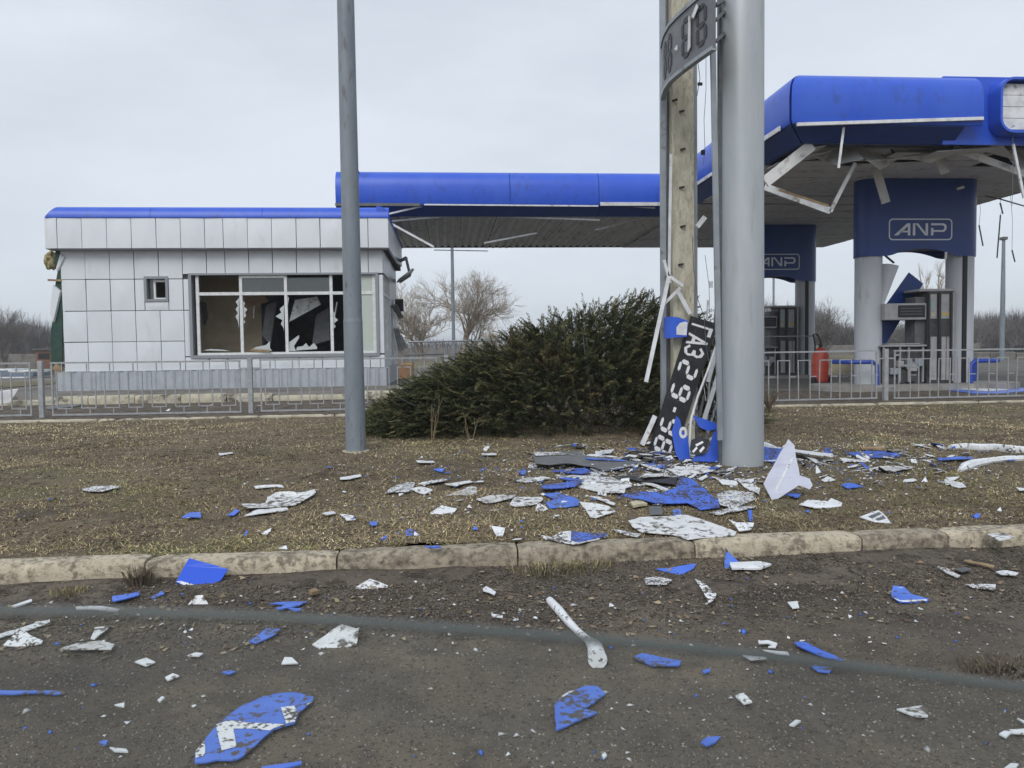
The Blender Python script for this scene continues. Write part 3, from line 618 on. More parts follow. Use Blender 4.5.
# ================================================================ CANOPY
FZT, FZM, FZB = 6.67, 5.66, 5.40
AY = 22.2                                      # front of the long arm
NY = 14.05                                     # front of the near wing
NX0 = PY(790, 110, NY).x; NX1 = 15.2; AX0 = PY(335, 190, AY).x; BACKY = 29.6
can = empty('fuel_canopy', (11, 20, .4), 'long flat fuel canopy with rounded blue fascia on columns, its soffit torn', 'canopy')
pf = [(-.62, FZT), (-.42, FZT+.01), (-.26, FZT-.03), (-.12, FZT-.13), (-.03, FZT-.29), (0, FZT-.48), (0, FZM+.06), (-.03, FZM)]
def swept(pr, p0, p1, outv, mit0, name, m, label=None, smooth=True):
    """closed profile swept p0->p1; mit0 slides the start of each profile point along the run by -offset (45 degree corner)"""
    p0 = Vector(p0); p1 = Vector(p1); outv = Vector(outv); d = (p1-p0).normalized(); n = len(pr)
    A = [p0+outv*o+d*(-o*mit0)+Vector((0, 0, z)) for o, z in pr]; B = [p1+outv*o+Vector((0, 0, z)) for o, z in pr]
    fs = [(i, (i+1) % n, (i+1) % n+n, i+n) for i in range(n)]+[tuple(range(n-1, -1, -1)), tuple(range(n, 2*n))]
    return MB().add(A+B, fs).build(name, m, can, smooth=smooth, label=label)
def fascia(p0, p1, outv, name='fascia_panel', label=None, m=None, dz=0, mit0=0):
    pr = [(o, z+dz) for o, z in pf]; inner = [(o-.05, z-(.03 if z > FZM+.1 else 0)) for o, z in reversed(pr)]
    return swept(pr+inner, p0, p1, outv, mit0, name, m or M_BLUE, label)
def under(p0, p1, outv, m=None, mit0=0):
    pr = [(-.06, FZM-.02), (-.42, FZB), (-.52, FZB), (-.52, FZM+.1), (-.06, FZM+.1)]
    return swept(pr, p0, p1, outv, mit0, 'fascia_underside', m or M_BLUEDARK, smooth=False)  # down-facing side of the blue fascia, its shade put into the darker colour
fx = lambda px, y, q=190: PY(px, q, y).x
segs = [AX0, fx(510, AY), fx(599, AY), NX0+.05]
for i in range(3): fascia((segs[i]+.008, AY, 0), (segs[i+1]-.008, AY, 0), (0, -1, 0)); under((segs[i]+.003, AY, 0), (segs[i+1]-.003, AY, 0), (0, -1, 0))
ysg = [NY+.02, NY+4.1, AY+.3]
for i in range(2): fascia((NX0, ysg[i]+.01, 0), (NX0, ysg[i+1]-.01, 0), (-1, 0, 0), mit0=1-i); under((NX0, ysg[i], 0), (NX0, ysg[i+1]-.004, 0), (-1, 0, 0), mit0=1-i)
XE = PY(984, 110, NY).x; XF = PY(999, 110, NY).x
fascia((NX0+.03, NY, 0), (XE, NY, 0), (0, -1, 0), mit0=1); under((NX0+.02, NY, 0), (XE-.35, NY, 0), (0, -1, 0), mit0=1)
fascia((AX0, AY+.1, 0), (AX0, BACKY, 0), (-1, 0, 0))
# backing board where a panel is gone, and the open end of the next panel with its white lining
MB().box(XE-.6, NX1+.2, NY+.34, NY+.40, FZB-.02, FZT+.03).build('fascia_backing', M_BLUE, can)
rr = []; c0 = PY(1000, 105, NY); zc0, zc1 = PY(1005, 131, NY).z, PY(1010, 80, NY).z; x0_, x1_ = XF+.02, XF+3.0
def rrect(x0, x1, z0, z1, r, n=6):
    P = []
    for cx, cz, a0 in ((x0+r, z0+r, 180), (x1-r, z0+r, 270), (x1-r, z1-r, 0), (x0+r, z1-r, 90)):
        for k in range(n+1): t = math.radians(a0+90*k/n); P.append((cx+r*math.cos(t), cz+r*math.sin(t)))
    return P
o_ = rrect(x0_, x1_, zc0-.03, zc1+.06, .28); i_ = rrect(x0_+.045, x1_-.045, zc0+.015, zc1+.015, .24); n = len(o_)
vs = [(x, NY-.02, z) for x, z in o_]+[(x, NY-.02, z) for x, z in i_]+[(x, NY+.335, z) for x, z in o_]+[(x, NY+.30, z) for x, z in i_]
fs = []
for k in range(n):
    j = (k+1) % n; fs += [(k, j, n+j, n+k), (k, j, 2*n+j, 2*n+k), (n+k, n+j, 3*n+j, 3*n+k)]
MB().add(vs, fs).build('light_box_rim', M_BLUE, can, smooth=True, label='rounded blue rim of the opened light box')
for k in range(4):
    za = zc0+.055+(zc1-zc0-.08)*k/4; zb_ = zc0+.055+(zc1-zc0-.08)*(k+1)/4
    MB().box(x0_+.075, x1_-.08, NY+.10+.004*k, NY+.13+.004*k, za+.006, zb_-.006).build('lining_board', M_WHITE, can)
# white trim along the lower edge
def strip(pts, w=.04, h=.02, name='hanging_strip', m=None, label=None):
    mb = MB()
    for a, b in zip(pts[:-1], pts[1:]): mb.bar(a, b, w, h)
    return mb.build(name, m or M_WHITE, can, label=label)
strip([PY(797, 124.5, NY-.03), PY(983, 118.5, NY-.03)], .06, .05, 'trim')
strip([(NX0-.02, NY+.4, FZM+.01), (NX0-.02, NY+4.05, FZM+.01)], .09, .03, 'trim'); strip([(NX0-.02, NY+4.2, FZM+.01), (NX0-.02, AY, FZM+.01)], .08, .03, 'trim')
strip([(segs[0], AY-.02, FZM+.0), (fx(420, AY), AY-.02, FZM)], .08, .03, 'trim', M_GREY); strip([(fx(424, AY), AY-.02, FZM), (fx(598, AY), AY-.02, FZM-.03)], .04, .02, 'trim')
strip([(fx(600, AY), AY-.02, FZM+.03), (NX0, AY-.02, FZM+.03)], .1, .03, 'trim', M_SOFFITL)
# roof deck and steel behind
MB().box(NX0+.5, NX1-.1, NY+.45, BACKY, FZM+.12, FZT-.02).build('roof_deck', M_GAP, can)
MB().box(AX0+.5, NX0+.49, AY+.55, BACKY, FZM+.12, FZT-.02).build('roof_deck', M_GAP, can)
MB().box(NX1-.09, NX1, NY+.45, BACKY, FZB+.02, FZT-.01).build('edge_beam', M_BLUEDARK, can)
MB().box(AX0+.4, NX1, BACKY+.002, BACKY+.1, FZB+.03, FZT-.01).build('edge_beam', M_GREY, can)
# soffit: ribbed sheets over the arm, plain planks over the near wing
xx = AX0+.45; k = 0
while xx < NX0+.3:
    x1 = min(xx+1.05, NX0+.415); mb = MB(); vs = []; dzz = random.uniform(-.015, .02); nr = 4
    for i in range(nr*4+1):
        u = i/(nr*4); o = (0, .0, .085, .085)[i % 4]
        for yy in (AY+.5, BACKY): vs.append((xx+(x1-xx-.012)*u, yy, FZB+.01+o+dzz))
    mb.add(vs, [(2*i, 2*i+1, 2*i+3, 2*i+2) for i in range(nr*4)]); mb.build('soffit_sheet', M_SOFFITL, can); xx = x1; k += 1
yy = NY+.55; k = 0
while yy < BACKY-.05:
    y1 = min(yy+.55, BACKY); z = FZB+random.uniform(-.012, .012)
    spans = [(NX0+.42, NX1-.1)]
    if yy+.55 > AY+.4 and NX0+.42 < 0: pass
    if k < 3: spans = [(NX0+.5, NX0+.5+(0.5, .9, 1.6)[k]), (NX0+3.3-.5*k, NX0+4.6+.3*k), (NX1-2.4+.3*k, NX1-.1)]
    for a, b in spans:
        mb = MB(); s1, s2 = random.uniform(-.02, .015), random.uniform(-.02, .015)
        if k < 3: s1 -= random.uniform(0, .12)
        mb.hexa([(a, yy+.006, z+s1), (b, yy+.006, z+s2), (b, y1-.006, z+s2), (a, y1-.006, z+s1), (a, yy+.006, z+s1+.02), (b, yy+.006, z+s2+.02), (b, y1-.006, z+s2+.02), (a, y1-.006, z+s1+.02)])
        mb.build('soffit_plank', M_SOFFIT, can)
    yy = y1; k += 1
for k in range(5): MB().bar((NX0+.9+k*1.9, NY+.5, FZB+.2), (NX0+.9+k*1.9, NY+3, FZB+.2), .1, .14).build('joist', M_GREY, can)
MB().bar((NX0+.5, NY+.95, FZB+.12), (NX1-.2, NY+.95, FZB+.12), .12, .12).build('joist', M_GREY, can)
# pieces that dangle from the soffit
H1 = NY+1.2
strip([PY(765, 187, H1), PY(830, 211, H1)], .14, .05, label='drooping white frame member'); strip([PY(830, 212, H1), PY(855, 163, H1)], .07, .05)
strip([PY(778, 190, H1), PY(828, 206, H1)], .05, .06, m=M_WOOD)
strip([PY(844, 125, NY+.1), PY(838.5, 168, NY+.1)], .045, .02); strip([PY(855, 160.5, H1), PY(890, 160, H1), PY(952, 152, H1)], .025, .02)
strip([PY(874, 162, NY+2.4), PY(886, 203, NY+2.4)], .2, .03, m=M_SOFFITL); strip([PY(953, 148, NY+.9), PY(1030, 176, NY+.9)], .14, .04, m=M_SOFFITL)
strip([PY(1013, 144, NY+.2), PY(1024, 198, NY+.2)], .05, .03); strip([PY(985, 196, NY+5), PY(1000, 199, NY+5), PY(1024, 206, NY+5)], .03, .02, m=M_GREY)
strip([PY(765, 182, NY+.5), PY(812, 145, NY+.5)], .22, .05, m=M_SOFFITL)
for a, b in (((979, 225), (983, 246)), ((1000.5, 215), (997, 258)), ((1000, 203), (1003, 214)), ((1012, 250), (1015, 262))): strip([PY(a[0], a[1], NY+6), PY(b[0], b[1], NY+6)], .03, .02, m=M_GREY)
for (a, b) in (((979, 196), (979, 225)), ((1000, 190), (1000, 203)), ((1001, 203), (1000.5, 215)), ((1010, 190), (1012, 250))):
    mb = MB(); mb.tube([PY(a[0], a[1], NY+6), PY((a[0]+b[0])/2+1.5, (a[1]+b[1])/2, NY+6), PY(b[0], b[1], NY+6)], .006, 4); mb.build('hanging_wire', M_GREY, can)
for k, (pts, y_, dy) in enumerate((([(806, 147), (850, 143), (864, 159), (836, 165), (815, 158)], NY+1.0, .35), ([(852, 146), (884, 141), (897, 160), (880, 170), (866, 160)], NY+1.3, -.4), ([(888, 143), (952, 141), (962, 150), (930, 163), (900, 157)], NY+1.1, .3), ([(958, 147), (1002, 144), (1016, 160), (985, 152)], NY+.9, -.3), ([(1002, 150), (1030, 150), (1034, 176), (1015, 166)], NY+1.2, .3), ([(930, 150), (944, 148), (950, 172), (941, 175)], NY+1.5, .1))):
    P = [PY(a, b, y_+dy*math.sin(i*2.1)) for i, (a, b) in enumerate(pts)]; MB().prism(P, (0, .02, .012)).build('torn_soffit', M_SOFFIT if k % 2 else M_SOFFITL, can)
mb = MB(); mb.tube([PY(1013, 133, NY+.1), PY(1013, 170, NY+.1), PY(1012, 206, NY+.1)], .006, 4); mb.build('hanging_wire', M_GREY, can)
A1 = AY+.1
strip([PY(388, 214, A1), PY(440, 202, A1)], .05, .02); strip([PY(440, 202, A1), PY(580, 203, A1), PY(655, 208, A1)], .04, .02)
strip([PY(390, 223, A1), PY(434, 247, A1)], .06, .03); strip([PY(484, 243, A1+1), PY(537, 233, A1+1)], .05, .02)
strip([PY(595, 230, A1+1), PY(652, 216, A1+1)], .04, .02); strip([PY(434, 250, A1+2), PY(488, 251, A1+2)], .03, .02)
strip([PY(392, 221, A1+.4), PY(460, 215, A1+.4), PY(600, 220, A1+.4)], .05, .02, m=M_SOFFITL)
for a, b in (((520, 205), (487, 240)), ((562, 207), (538, 232))): mb = MB(); mb.tube([PY(a[0], a[1], A1+.3), PY(b[0], b[1], A1+1)], .007, 4); mb.build('hanging_wire', M_GREY, can)
# columns with the blue boxes
CY1, CY2 = 17.7, 24.3
def colset(pxl, pxr, cy, cap_px):
    pl, pr_ = PY(pxl, 260, cy), PY(pxr, 260, cy); bw = pr_.x-pl.x; rad = .32; x0, x1 = pl.x, pr_.x
    zb = PY(914, 256, CY1-rad).z; zt = FZB+.04
    for i, cx in enumerate((x0+rad+.02, x1-rad-.02)):
        mb = MB(); n = 28
        mb.tube([(cx, cy, .39), (cx, cy, zb+.1)], rad-.01, n, cap=True); cb = mb.build('column', M_COLUMN, can, smooth=True)
        MB().tube([(cx, cy, .39), (cx, cy, .46)], rad+.05, 24).build('column_base', M_GREY, cb, smooth=True)
        if i == 1:
            a = math.radians(-105)
            MB().bar((cx+math.cos(a)*(rad-.012), cy+math.sin(a)*(rad-.012), .5), (cx+math.cos(a)*(rad-.012), cy+math.sin(a)*(rad-.012), zb+.05), .10, .05).build('cladding_gap', M_DARK, cb)
    # box: stadium footprint, arched lower edge
    mb = MB(); fp = []; n = 10; R = rad+.015
    for k in range(n+1): t = math.radians(90+180*k/n); fp.append((x0+R+R*math.cos(t), cy+R*math.sin(t)))
    m_ = 18
    for k in range(1, m_): fp.append((x0+R+(x1-x0-2*R)*k/m_, cy-R))
    for k in range(n+1): t = math.radians(-90+180*k/n); fp.append((x1-R+R*math.cos(t), cy+R*math.sin(t)))
    for k in range(1, m_): fp.append((x1-R-(x1-x0-2*R)*k/m_, cy+R))
    def arch(x): u = (x-x0-2*R)/(x1-x0-4*R); return .17*max(0, 1-(2*u-1)**2) if 0 < u < 1 else 0
    nn = len(fp); vs = [(a, b, zb+arch(a)) for a, b in fp]+[(a, b, zt) for a, b in fp]
    mb.add(vs, [(k, (k+1) % nn, nn+(k+1) % nn, nn+k) for k in range(nn)]+[tuple(range(nn, 2*nn))])
    vs = [(a+(.05 if a < cy else 0), b*.97+cy*.03, zb+arch(a)) for a, b in fp]
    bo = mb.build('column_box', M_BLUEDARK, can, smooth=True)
    MB().prism([(fp[k][0]*.985+(x0+x1)/2*.015, cy+(fp[k][1]-cy)*.93, zb+.19) for k in range(nn)], (0, 0, .02)).build('box_bottom', M_GREY, bo)
    # logo: outlined ANP
    Wd, Hh = x1-x0, zt-zb; yf = cy-R-.006
    cxm = (x0+x1)/2*(cy-R)/cy; U = lambda zx: cxm+(zx-480)/755*Wd
    Vv = lambda zy: zb+(615-zy)/480*Hh
    def P(pts, t=.008): return MB().prism([(U(a), yf, Vv(b)) for a, b in pts], (0, .012, 0))
    lg = MB(); o = rrect(318, 716, 390, 520, 24, 5); i = rrect(325, 709, 397, 513, 18, 5); n = len(o)
    for k in range(n):
        j = (k+1) % n; lg.prism([(U(a), yf, Vv(b)) for a, b in (o[k], o[j], i[j], i[k])], (0, .012, 0))
    for pts in ([(350, 491), (432, 418), (452, 418), (452, 491), (437, 491), (437, 436), (376, 491)], [(396, 462), (437, 462), (437, 473), (384, 473)],
                [(468, 491), (468, 418), (483, 418), (483, 491)], [(483, 418), (500, 418), (562, 491), (545, 491)], [(548, 470), (548, 418), (563, 418), (563, 491)],
                [(582, 491), (582, 446), (597, 446), (597, 491)], [(582, 418), (660, 418), (676, 426), (680, 440), (678, 456), (664, 470), (597, 470), (597, 459), (656, 459), (665, 452), (665, 437), (656, 430), (582, 430)]):
        pts = [(U(a), yf, Vv(b)) for a, b in pts]; lg.prism(pts, (0, .012, 0))
    lg.build('logo', mat('logo_grey', (.72, .74, .78), .5), bo, label='grey outlined letters ANP')
    return x0, x1
c1 = colset(855, 973, CY1, 0)
c2 = colset(730, 815, CY2, 0)
MB().bar(PY(957, 189, CY1-.36), PY(964, 187, CY1-.36), .06, .02).build('torn_patch', M_WHITE, can)
MB().bar(PY(946, 252, CY1-.36), PY(945.5, 259, CY1-.36), .05, .03).build('hanging_strip', M_WHITE, can)

# ================================================================ PRICE SIGN PYLON
pb = GR(742, 464); DPT = (pb-CAM).dot(fw); PR = 20.6/F*DPT
pyl = empty('price_pylon', (pb.x, pb.y, float(gz(pb.x, pb.y))), 'tall wrecked price sign pylon, round grey pillar beside a bare concrete post', 'sign pylon')
mb = MB(); n = 40; prof_p = []
for k in range(n):
    t = 2*math.pi*k/n; c, s_ = math.cos(t), math.sin(t); e = .93
    prof_p.append((pb.x+PR*abs(c)**e*(1 if c > 0 else -1), pb.y+PR*abs(s_)**e*(1 if s_ > 0 else -1)))
zs = [.02, .3, .55, 1.2, 2.2, 3.4, 4.6, 6.2]; vs = []
for z in zs:
    for k, (a, b) in enumerate(prof_p):
        w_ = .004*float(fbm(k*.35, z*3, 6, 2)) if z < 6 else 0; vs.append((a+(a-pb.x)*w_*8, b+(b-pb.y)*w_*8, z))
mb.add(vs, [(j*n+k, j*n+(k+1) % n, (j+1)*n+(k+1) % n, (j+1)*n+k) for j in range(len(zs)-1) for k in range(n)]+[tuple(range(n)), tuple((len(zs)-1)*n+k for k in range(n))])
pil = mb.build('pillar', M_PILLAR, pyl, smooth=True)
MB().bar((pb.x-PR-.012, pb.y+.02, .03), (pb.x-PR-.012, pb.y+.02, 6.2), .03, .05).build('edge_channel', M_GREY, pil)
cp = GR(681, 458); cp.x *= (cp.y+.42)/cp.y; cp.y += .42
mb = MB(); hw = .122; zs = np.linspace(.02, 6.2, 32); vs = []
for z in zs:
    for a, b in ((-1, -1), (-.86, -1.03), (.86, -1.03), (1, -1), (1, 1), (-1, 1)): vs.append((cp.x+a*hw+.004*random.uniform(-1, 1), cp.y+b*hw+.005*random.uniform(-1, 1), z))
mb.add(vs, [(j*6+k, j*6+(k+1) % 6, (j+1)*6+(k+1) % 6, (j+1)*6+k) for j in range(31) for k in range(6)]+[tuple(range(6)), tuple(186+k for k in range(6))])
post = mb.build('concrete_post', M_CONC, pyl, label='bare yellowish concrete post')
fyp = cp.y-hw-.01
for px, py in ((676, 25), (681, 112), (682, 150), (681, 188), (682, 227), (680, 265), (674, 101), (671, 60)):
    p = PY(px, py, fyp); MB().bar(p+Vector((-.02, 0, 0)), p+Vector((.03, -.03, .008)), .022, .012).build('bolt', M_DARK, post)
for px, w_, y_ in ((663.5, .055, cp.y-.05), (668, .02, cp.y+.02), (695.3, .045, cp.y-.03), (691.8, .025, cp.y+.05)):
    a = PY(px-1, 10, y_); b = PY(px, 455, y_); MB().bar((a.x, y_, 6.2), (b.x, y_, .06), w_, .05).build('upright', M_STEEL if w_ > .03 else M_GREY, pyl)
yn = pb.y-.35
a, b = PY(712, 0, yn), PY(720, 440, yn+.2); MB().bar(a+(a-b)*.4, b, .05, .03).build('upright', M_STEEL, pyl, label='bent front upright')
# curved price panel
HB = 4.17; PHt = .56
rim = [PZ(p, q, HB) for p, q in ((662, 99), (662.8, 94), (665, 88), (670, 80.5), (678, 73.5), (687, 66.5), (700, 57), (713, 48))]
cum = [0]
for a, b in zip(rim[:-1], rim[1:]): cum.append(cum[-1]+(b-a).length)
Lr = cum[-1]
def onarc(s, v, off=0):
    d = s*Lr; k = 0
    while k < len(rim)-2 and cum[k+1] < d: k += 1
    t = (d-cum[k])/(cum[k+1]-cum[k]); p = rim[k].lerp(rim[k+1], t); d_ = (rim[k+1]-rim[k]).normalized(); nn = Vector((d_.y, -d_.x, 0))
    if nn.dot(CAM-p) < 0: nn = -nn
    return Vector((p.x, p.y, HB+v*PHt))+nn*off
def arcpatch(s0, s1, v0, v1, off, th, m, name, parent, ns=14, slant=0):
    mb = MB(); vs = []
    for k in range(ns+1):
        s = s0+(s1-s0)*k/ns
        for v in (v0, v1):
            for o in (off, off+th): vs.append(onarc(s+slant*v, v, o))
    fs = []
    for k in range(ns):
        a = k*4; b = a+4; fs += [(a, b, b+2, a+2), (a+1, a+3, b+3, b+1), (a, a+1, b+1, b), (a+2, b+2, b+3, a+3)]
    fs += [(0, 2, 3, 1), (ns*4, ns*4+1, ns*4+3, ns*4+2)]
    mb.add(vs, fs); return mb
sp = arcpatch(0, 1, 0, 1, -.03, .03, None, '', None, 30).build('price_panel', mat('price_panel_grey', (.13, .135, .15), .45, (.16, .165, .175), 6), pyl, label='curved grey price panel with unlit digits', smooth=True)
for v0, v1 in ((-.03, .035), (.965, 1.03)): arcpatch(0, 1, v0, v1, -.04, .055, None, '', None, 30).build('rim', M_STEEL, sp, smooth=True)
arcpatch(0, .02, .035, .965, -.04, .055, None, '', None, 2).build('rim', M_STEEL, sp)
SEG = {'8': 'abcdefg', '9': 'abcdfg', '2': 'abdeg', '3': 'abcdg', '5': 'acdfg', '6': 'acdefg'}
def seg7(ch, th=.16):
    """segments of a digit in a 1 x 2 cell as polygons"""
    t = th; g = .05; out = []
    H_ = lambda y: [(g+t*.5, y), (g+t, y-t/2), (1-g-t, y-t/2), (1-g-t*.5, y), (1-g-t, y+t/2), (g+t, y+t/2)]
    V_ = lambda x, y0, y1: [(x, y0+g), (x+t/2, y0+g+t/2), (x+t/2, y1-g-t/2), (x, y1-g), (x-t/2, y1-g-t/2), (x-t/2, y0+g+t/2)]
    D = {'a': H_(2-t/2), 'g': H_(1), 'd': H_(t/2), 'f': V_(t/2, 1, 2-t/2), 'b': V_(1-t/2, 1, 2-t/2), 'e': V_(t/2, t/2, 1), 'c': V_(1-t/2, t/2, 1)}
    return [D[k] for k in SEG[ch]]
dg = mat('unlit_digit', (.03, .032, .036), .5)
for ch, s0 in (('8', .20), ('8', .34), ('8', .60), ('8', .80)):
    mb = MB()
    for poly in seg7(ch, .26):
        pts = [onarc(s0+(.13 if s0 > .5 else .10)*u, .16+.34*v, .004) for u, v in poly]; n_ = len(pts)
        nrm = (pts[1]-pts[0]).cross(pts[2]-pts[0]).normalized(); nrm = nrm if nrm.dot(CAM-pts[0]) > 0 else -nrm
        mb.prism(pts, nrm*.004)
    mb.build('digit', dg, sp)
p = onarc(.53, .45, .01); MB().bar(p+Vector((-.012, 0, -.02)), p+Vector((.012, 0, .02)), .03, .01).build('decimal_point', M_WHITE, sp)
mb = MB()
for pts in ([(.71, .2), (.745, .25), (.75, .75), (.72, .8)], [(.76, .75), (.83, .88), (.85, .8), (.79, .68)]): mb = MB(); mb.prism([onarc(s, v, .015) for s, v in pts], (-.01, -.01, 0)).build('torn_film', M_WHITE, sp)
for k, (p_, q_) in enumerate((((714, 6), (722, 2)), ((714, 22), (723, 13)), ((714, 43), (723, 35)))): MB().bar(PY(p_[0], p_[1], yn+.1), PY(q_[0], q_[1], pb.y-.05), .03, .06).build('bracket', M_GREY, pyl)
# dangling strips and wires on the pylon
def pst(pts, w=.03, h=.02, m=None, nm='hanging_strip', y=None):
    mb = MB()
    for a, b in zip(pts[:-1], pts[1:]): mb.bar(a, b, w, h)
    return mb.build(nm, m or M_WHITE, pyl)
yf = cp.y-.22
pst([PY(671, 154, yf), PY(670, 210, yf), PY(669, 276, yf)], .028, .02); pst([PY(669, 276, yf), PY(646, 382, yf-.25)], .04, .02); pst([PY(669, 276, yf), PY(683, 286, yf)], .035, .02)
pst([PY(663, 305, yf), PY(680, 288, yf)], .03, .02); pst([PY(677, 290, yf), PY(690, 314, yf)], .045, .02); pst([PY(664, 260, yf), PY(670, 283, yf)], .03, .02)
pst([PY(642, 445, yf-.1), PY(655, 416, yf)], .05, .02); pst([PY(697, 227, yf), PY(705, 217, yf)], .05, .03)
pst([PY(704, 420, yf), PY(718, 375, yf)], .045, .02); pst([PY(708, 382, yf), PY(717, 350, yf)], .04, .02); None
mb = MB(); mb.tube([PY(689.5, 471, yf-.42), PY(689.5, 445, yf-.38), PY(691, 420, yf-.34), PY(698, 396, yf-.25), PY(708, 370, yf-.15), PY(718, 340, yf-.05)], .012, 7); mb.build('bent_conduit', M_WHITE, pyl, smooth=True)
def wire(pts, r=.004, y=yf, m=None):
    P = [PY(a, b, y) for a, b in pts]; mb = MB(); mb.tube(P, r, 4); mb.build('wire', m or M_GREY, pyl)
wire([(698, 63), (700, 78), (697, 96)]); wire([(706, 55), (706, 90), (704, 120), (705, 150), (703, 165)], .003); wire([(705, 255), (707, 270), (709, 285), (710, 320)], .003)
wire([(692, 235), (694, 270), (698, 300), (704, 316), (706, 345), (712, 380), (716, 425)], .004); wire([(672, 458), (684, 440), (688, 425), (698, 418), (706, 430), (712, 452)], .007, m=M_GREY)
wire([(690, 420), (700, 432), (716, 455)], .004); wire([(718, 375), (722, 400), (720, 430)], .006, m=M_DARK); wire([(700, 395), (708, 378), (714, 390), (712, 418)], .005, m=M_DARK)
p = PY(703, 152, yf); MB().box(p.x-.02, p.x+.02, p.y-.01, p.y+.01, p.z-.03, p.z+.02).build('connector', M_DARK, pyl)
p = PY(700, 84, yf); MB().box(p.x-.025, p.x+.025, p.y-.01, p.y+.01, p.z-.015, p.z+.015).build('connector', M_DARK, pyl)
p = PY(711, 284, yf); MB().box(p.x-.02, p.x+.02, p.y-.01, p.y+.01, p.z-.04, p.z+.03).build('connector', M_WHITE, pyl)

rq = random.Random(4)
for a, b, w_ in (((693, 462), (704, 395), .03), ((700, 460), (716, 405), .025), ((706, 462), (712, 350), .02), ((712, 440), (700, 466), .035), ((696, 410), (719, 425), .02), ((702, 340), (708, 300), .02), ((716, 300), (712, 345), .018), ((688, 452), (716, 436), .025)):
    pst([PY(a[0], a[1], cp.y+rq.uniform(-.08, .05)), PY((a[0]+b[0])/2+rq.uniform(-2, 2), (a[1]+b[1])/2+rq.uniform(-2, 2), cp.y+rq.uniform(-.08, .05)), PY(b[0], b[1], cp.y+rq.uniform(-.08, .05))], w_, .012, rq.choice([M_WHITE, M_WHITE, M_STEEL, M_GREY]), 'bent_strip')
for k in range(9):
    x_, y_ = rq.uniform(690, 718), rq.uniform(330, 420); P_ = [(x_, y_)]
    for j in range(5): P_.append((min(721, max(684, P_[-1][0]+rq.uniform(-7, 7))), P_[-1][1]+rq.uniform(4, 16)))
    wire(P_, .0035, cp.y+rq.uniform(-.08, .05), rq.choice([M_DARK, M_GREY, M_WHITE]))

# ---------------------------------------------------------------- sign boards fallen against the pylon
def plane_pt(px, py, p0, nrm):
    d = ray(px, py); return CAM+d*((p0-CAM).dot(nrm)/d.dot(nrm))
JV = lambda a, b: (645+a/4.8, 315+b/4.8)
b0 = GR(660, 455); t0 = PY(705, 320, cp.y-hw-.06)
nrm = (t0-b0).cross(Vector((1, 0, 0))).normalized()
cor = [plane_pt(*JV(a, b), b0, nrm) for a, b in ((222, 4), (352, 44), (132, 696), (18, 648))]     # TL TR BR BL
if nrm.dot(CAM-b0) < 0: nrm = -nrm
bd = lambda s, t, o=0: cor[0].lerp(cor[1], t).lerp(cor[3].lerp(cor[2], t), s)+nrm*o
fb = empty('fallen_price_board', (b0.x, b0.y, float(gz(b0.x, b0.y))), 'black board with white ГАЗ and digits leaning on the concrete post', 'sign board')
MB().prism([bd(0, 0), bd(0, .93), bd(.07, 1), bd(1, 1), bd(1, 0)], -nrm*.022).build('board', M_BLACK, fb)
mw = mat('white_lettering', (.82, .83, .85), .5, dirt=(.4, .39, .38), dscale=40, dlo=.62, dhi=.7)
def glyph(polys, s0, sw, tt0, th, slant=0):
    mb = MB()
    for poly in polys: mb.prism([bd(s0+sw*u+slant*v, tt0+th*v, .002) for u, v in poly], nrm*.003)
    return mb.build('lettering', mw, fb)
q = .2
glyph([[(0, 0), (q, 0), (q, 1), (0, 1)], [(q, 1-.17), (.85, 1-.17), (.85, 1), (q, 1)]], .045, .075, .10, .78)
glyph([[(0, 0), (.22, 0), (.58, .86), (.42, 1)], [(.42, 1), (.6, 1), (1.02, 0), (.8, 0), (.44, .85)], [(.26, .22), (.74, .22), (.68, .38), (.32, .38)]], .115, .08, .10, .76)
glyph([[(0, .78), (.16, .70), (.4, .85), (.68, .78), (.7, .62), (.35, .57), (.35, .44), (.72, .40), (.74, .22), (.4, .14), (.16, .28), (0, .2), (.38, 0), (.8, .08), (.95, .28), (.82, .5), (.92, .72), (.75, .94), (.38, 1)]], .195, .085, .10, .76)
def digit(ch, s0, sw, t0_, th, drop=''):
    D = seg7('8', .2); names = 'agdfbec'; want = [k for k in SEG[ch] if k not in drop]
    order = dict(zip('abcdefg', seg7('8', .27)))
    glyph([[(u, v/2) for u, v in order[k]] for k in want], s0, sw, t0_, th, .015)
digit('2', .305, .115, .10, .74); digit('9', .465, .12, .10, .74); glyph([[(0, .42), (1, .42), (1, .56), (0, .56)]], .648, .035, .10, .74)
digit('9', .72, .115, .10, .74, 'a'); digit('8', .865, .115, .10, .74)
# other broken sheets at the foot of the pylon
def sheet_obj(name, pts, base_px, slope, m, label, cat, th=.006, warp=.0):
    """flat sheet whose plane passes through the ground at base_px and rises away from the camera with the given slope (dz/dy)"""
    p0 = GR(*base_px); p0.z = float(gz(p0.x, p0.y)); nr = Vector((0, -slope, 1)).normalized()
    P = [plane_pt(a, b, p0, nr) for a, b in pts]
    o = MB().prism(P, nr*th).build(name, m, None, base=p0); tag(o, label, cat); return o, p0, nr
def on_sheet(o, pts, p0, nr, m, nm, th=.002, top=.007):
    P = [plane_pt(a, b, p0, nr)+nr*top for a, b in pts]; return MB().prism(P, nr*th).build(nm, m, o)
J = lambda *pp: [JV(a, b) for a, b in pp]
o, p0, nr = sheet_obj('sign_sheet', J((128, 560), (150, 485), (168, 505), (180, 560), (205, 580), (215, 690), (170, 705), (145, 660)), JV(170, 705), 4.5, M_BLUE, 'blue sheet with a white rounded letter behind the fallen black board', 'sign fragment')
ring = rrect(0, 1, 0, 1, .48, 5); ring2 = rrect(.28, .72, .28, .72, .2, 5); c = (185, 565); mbp = []
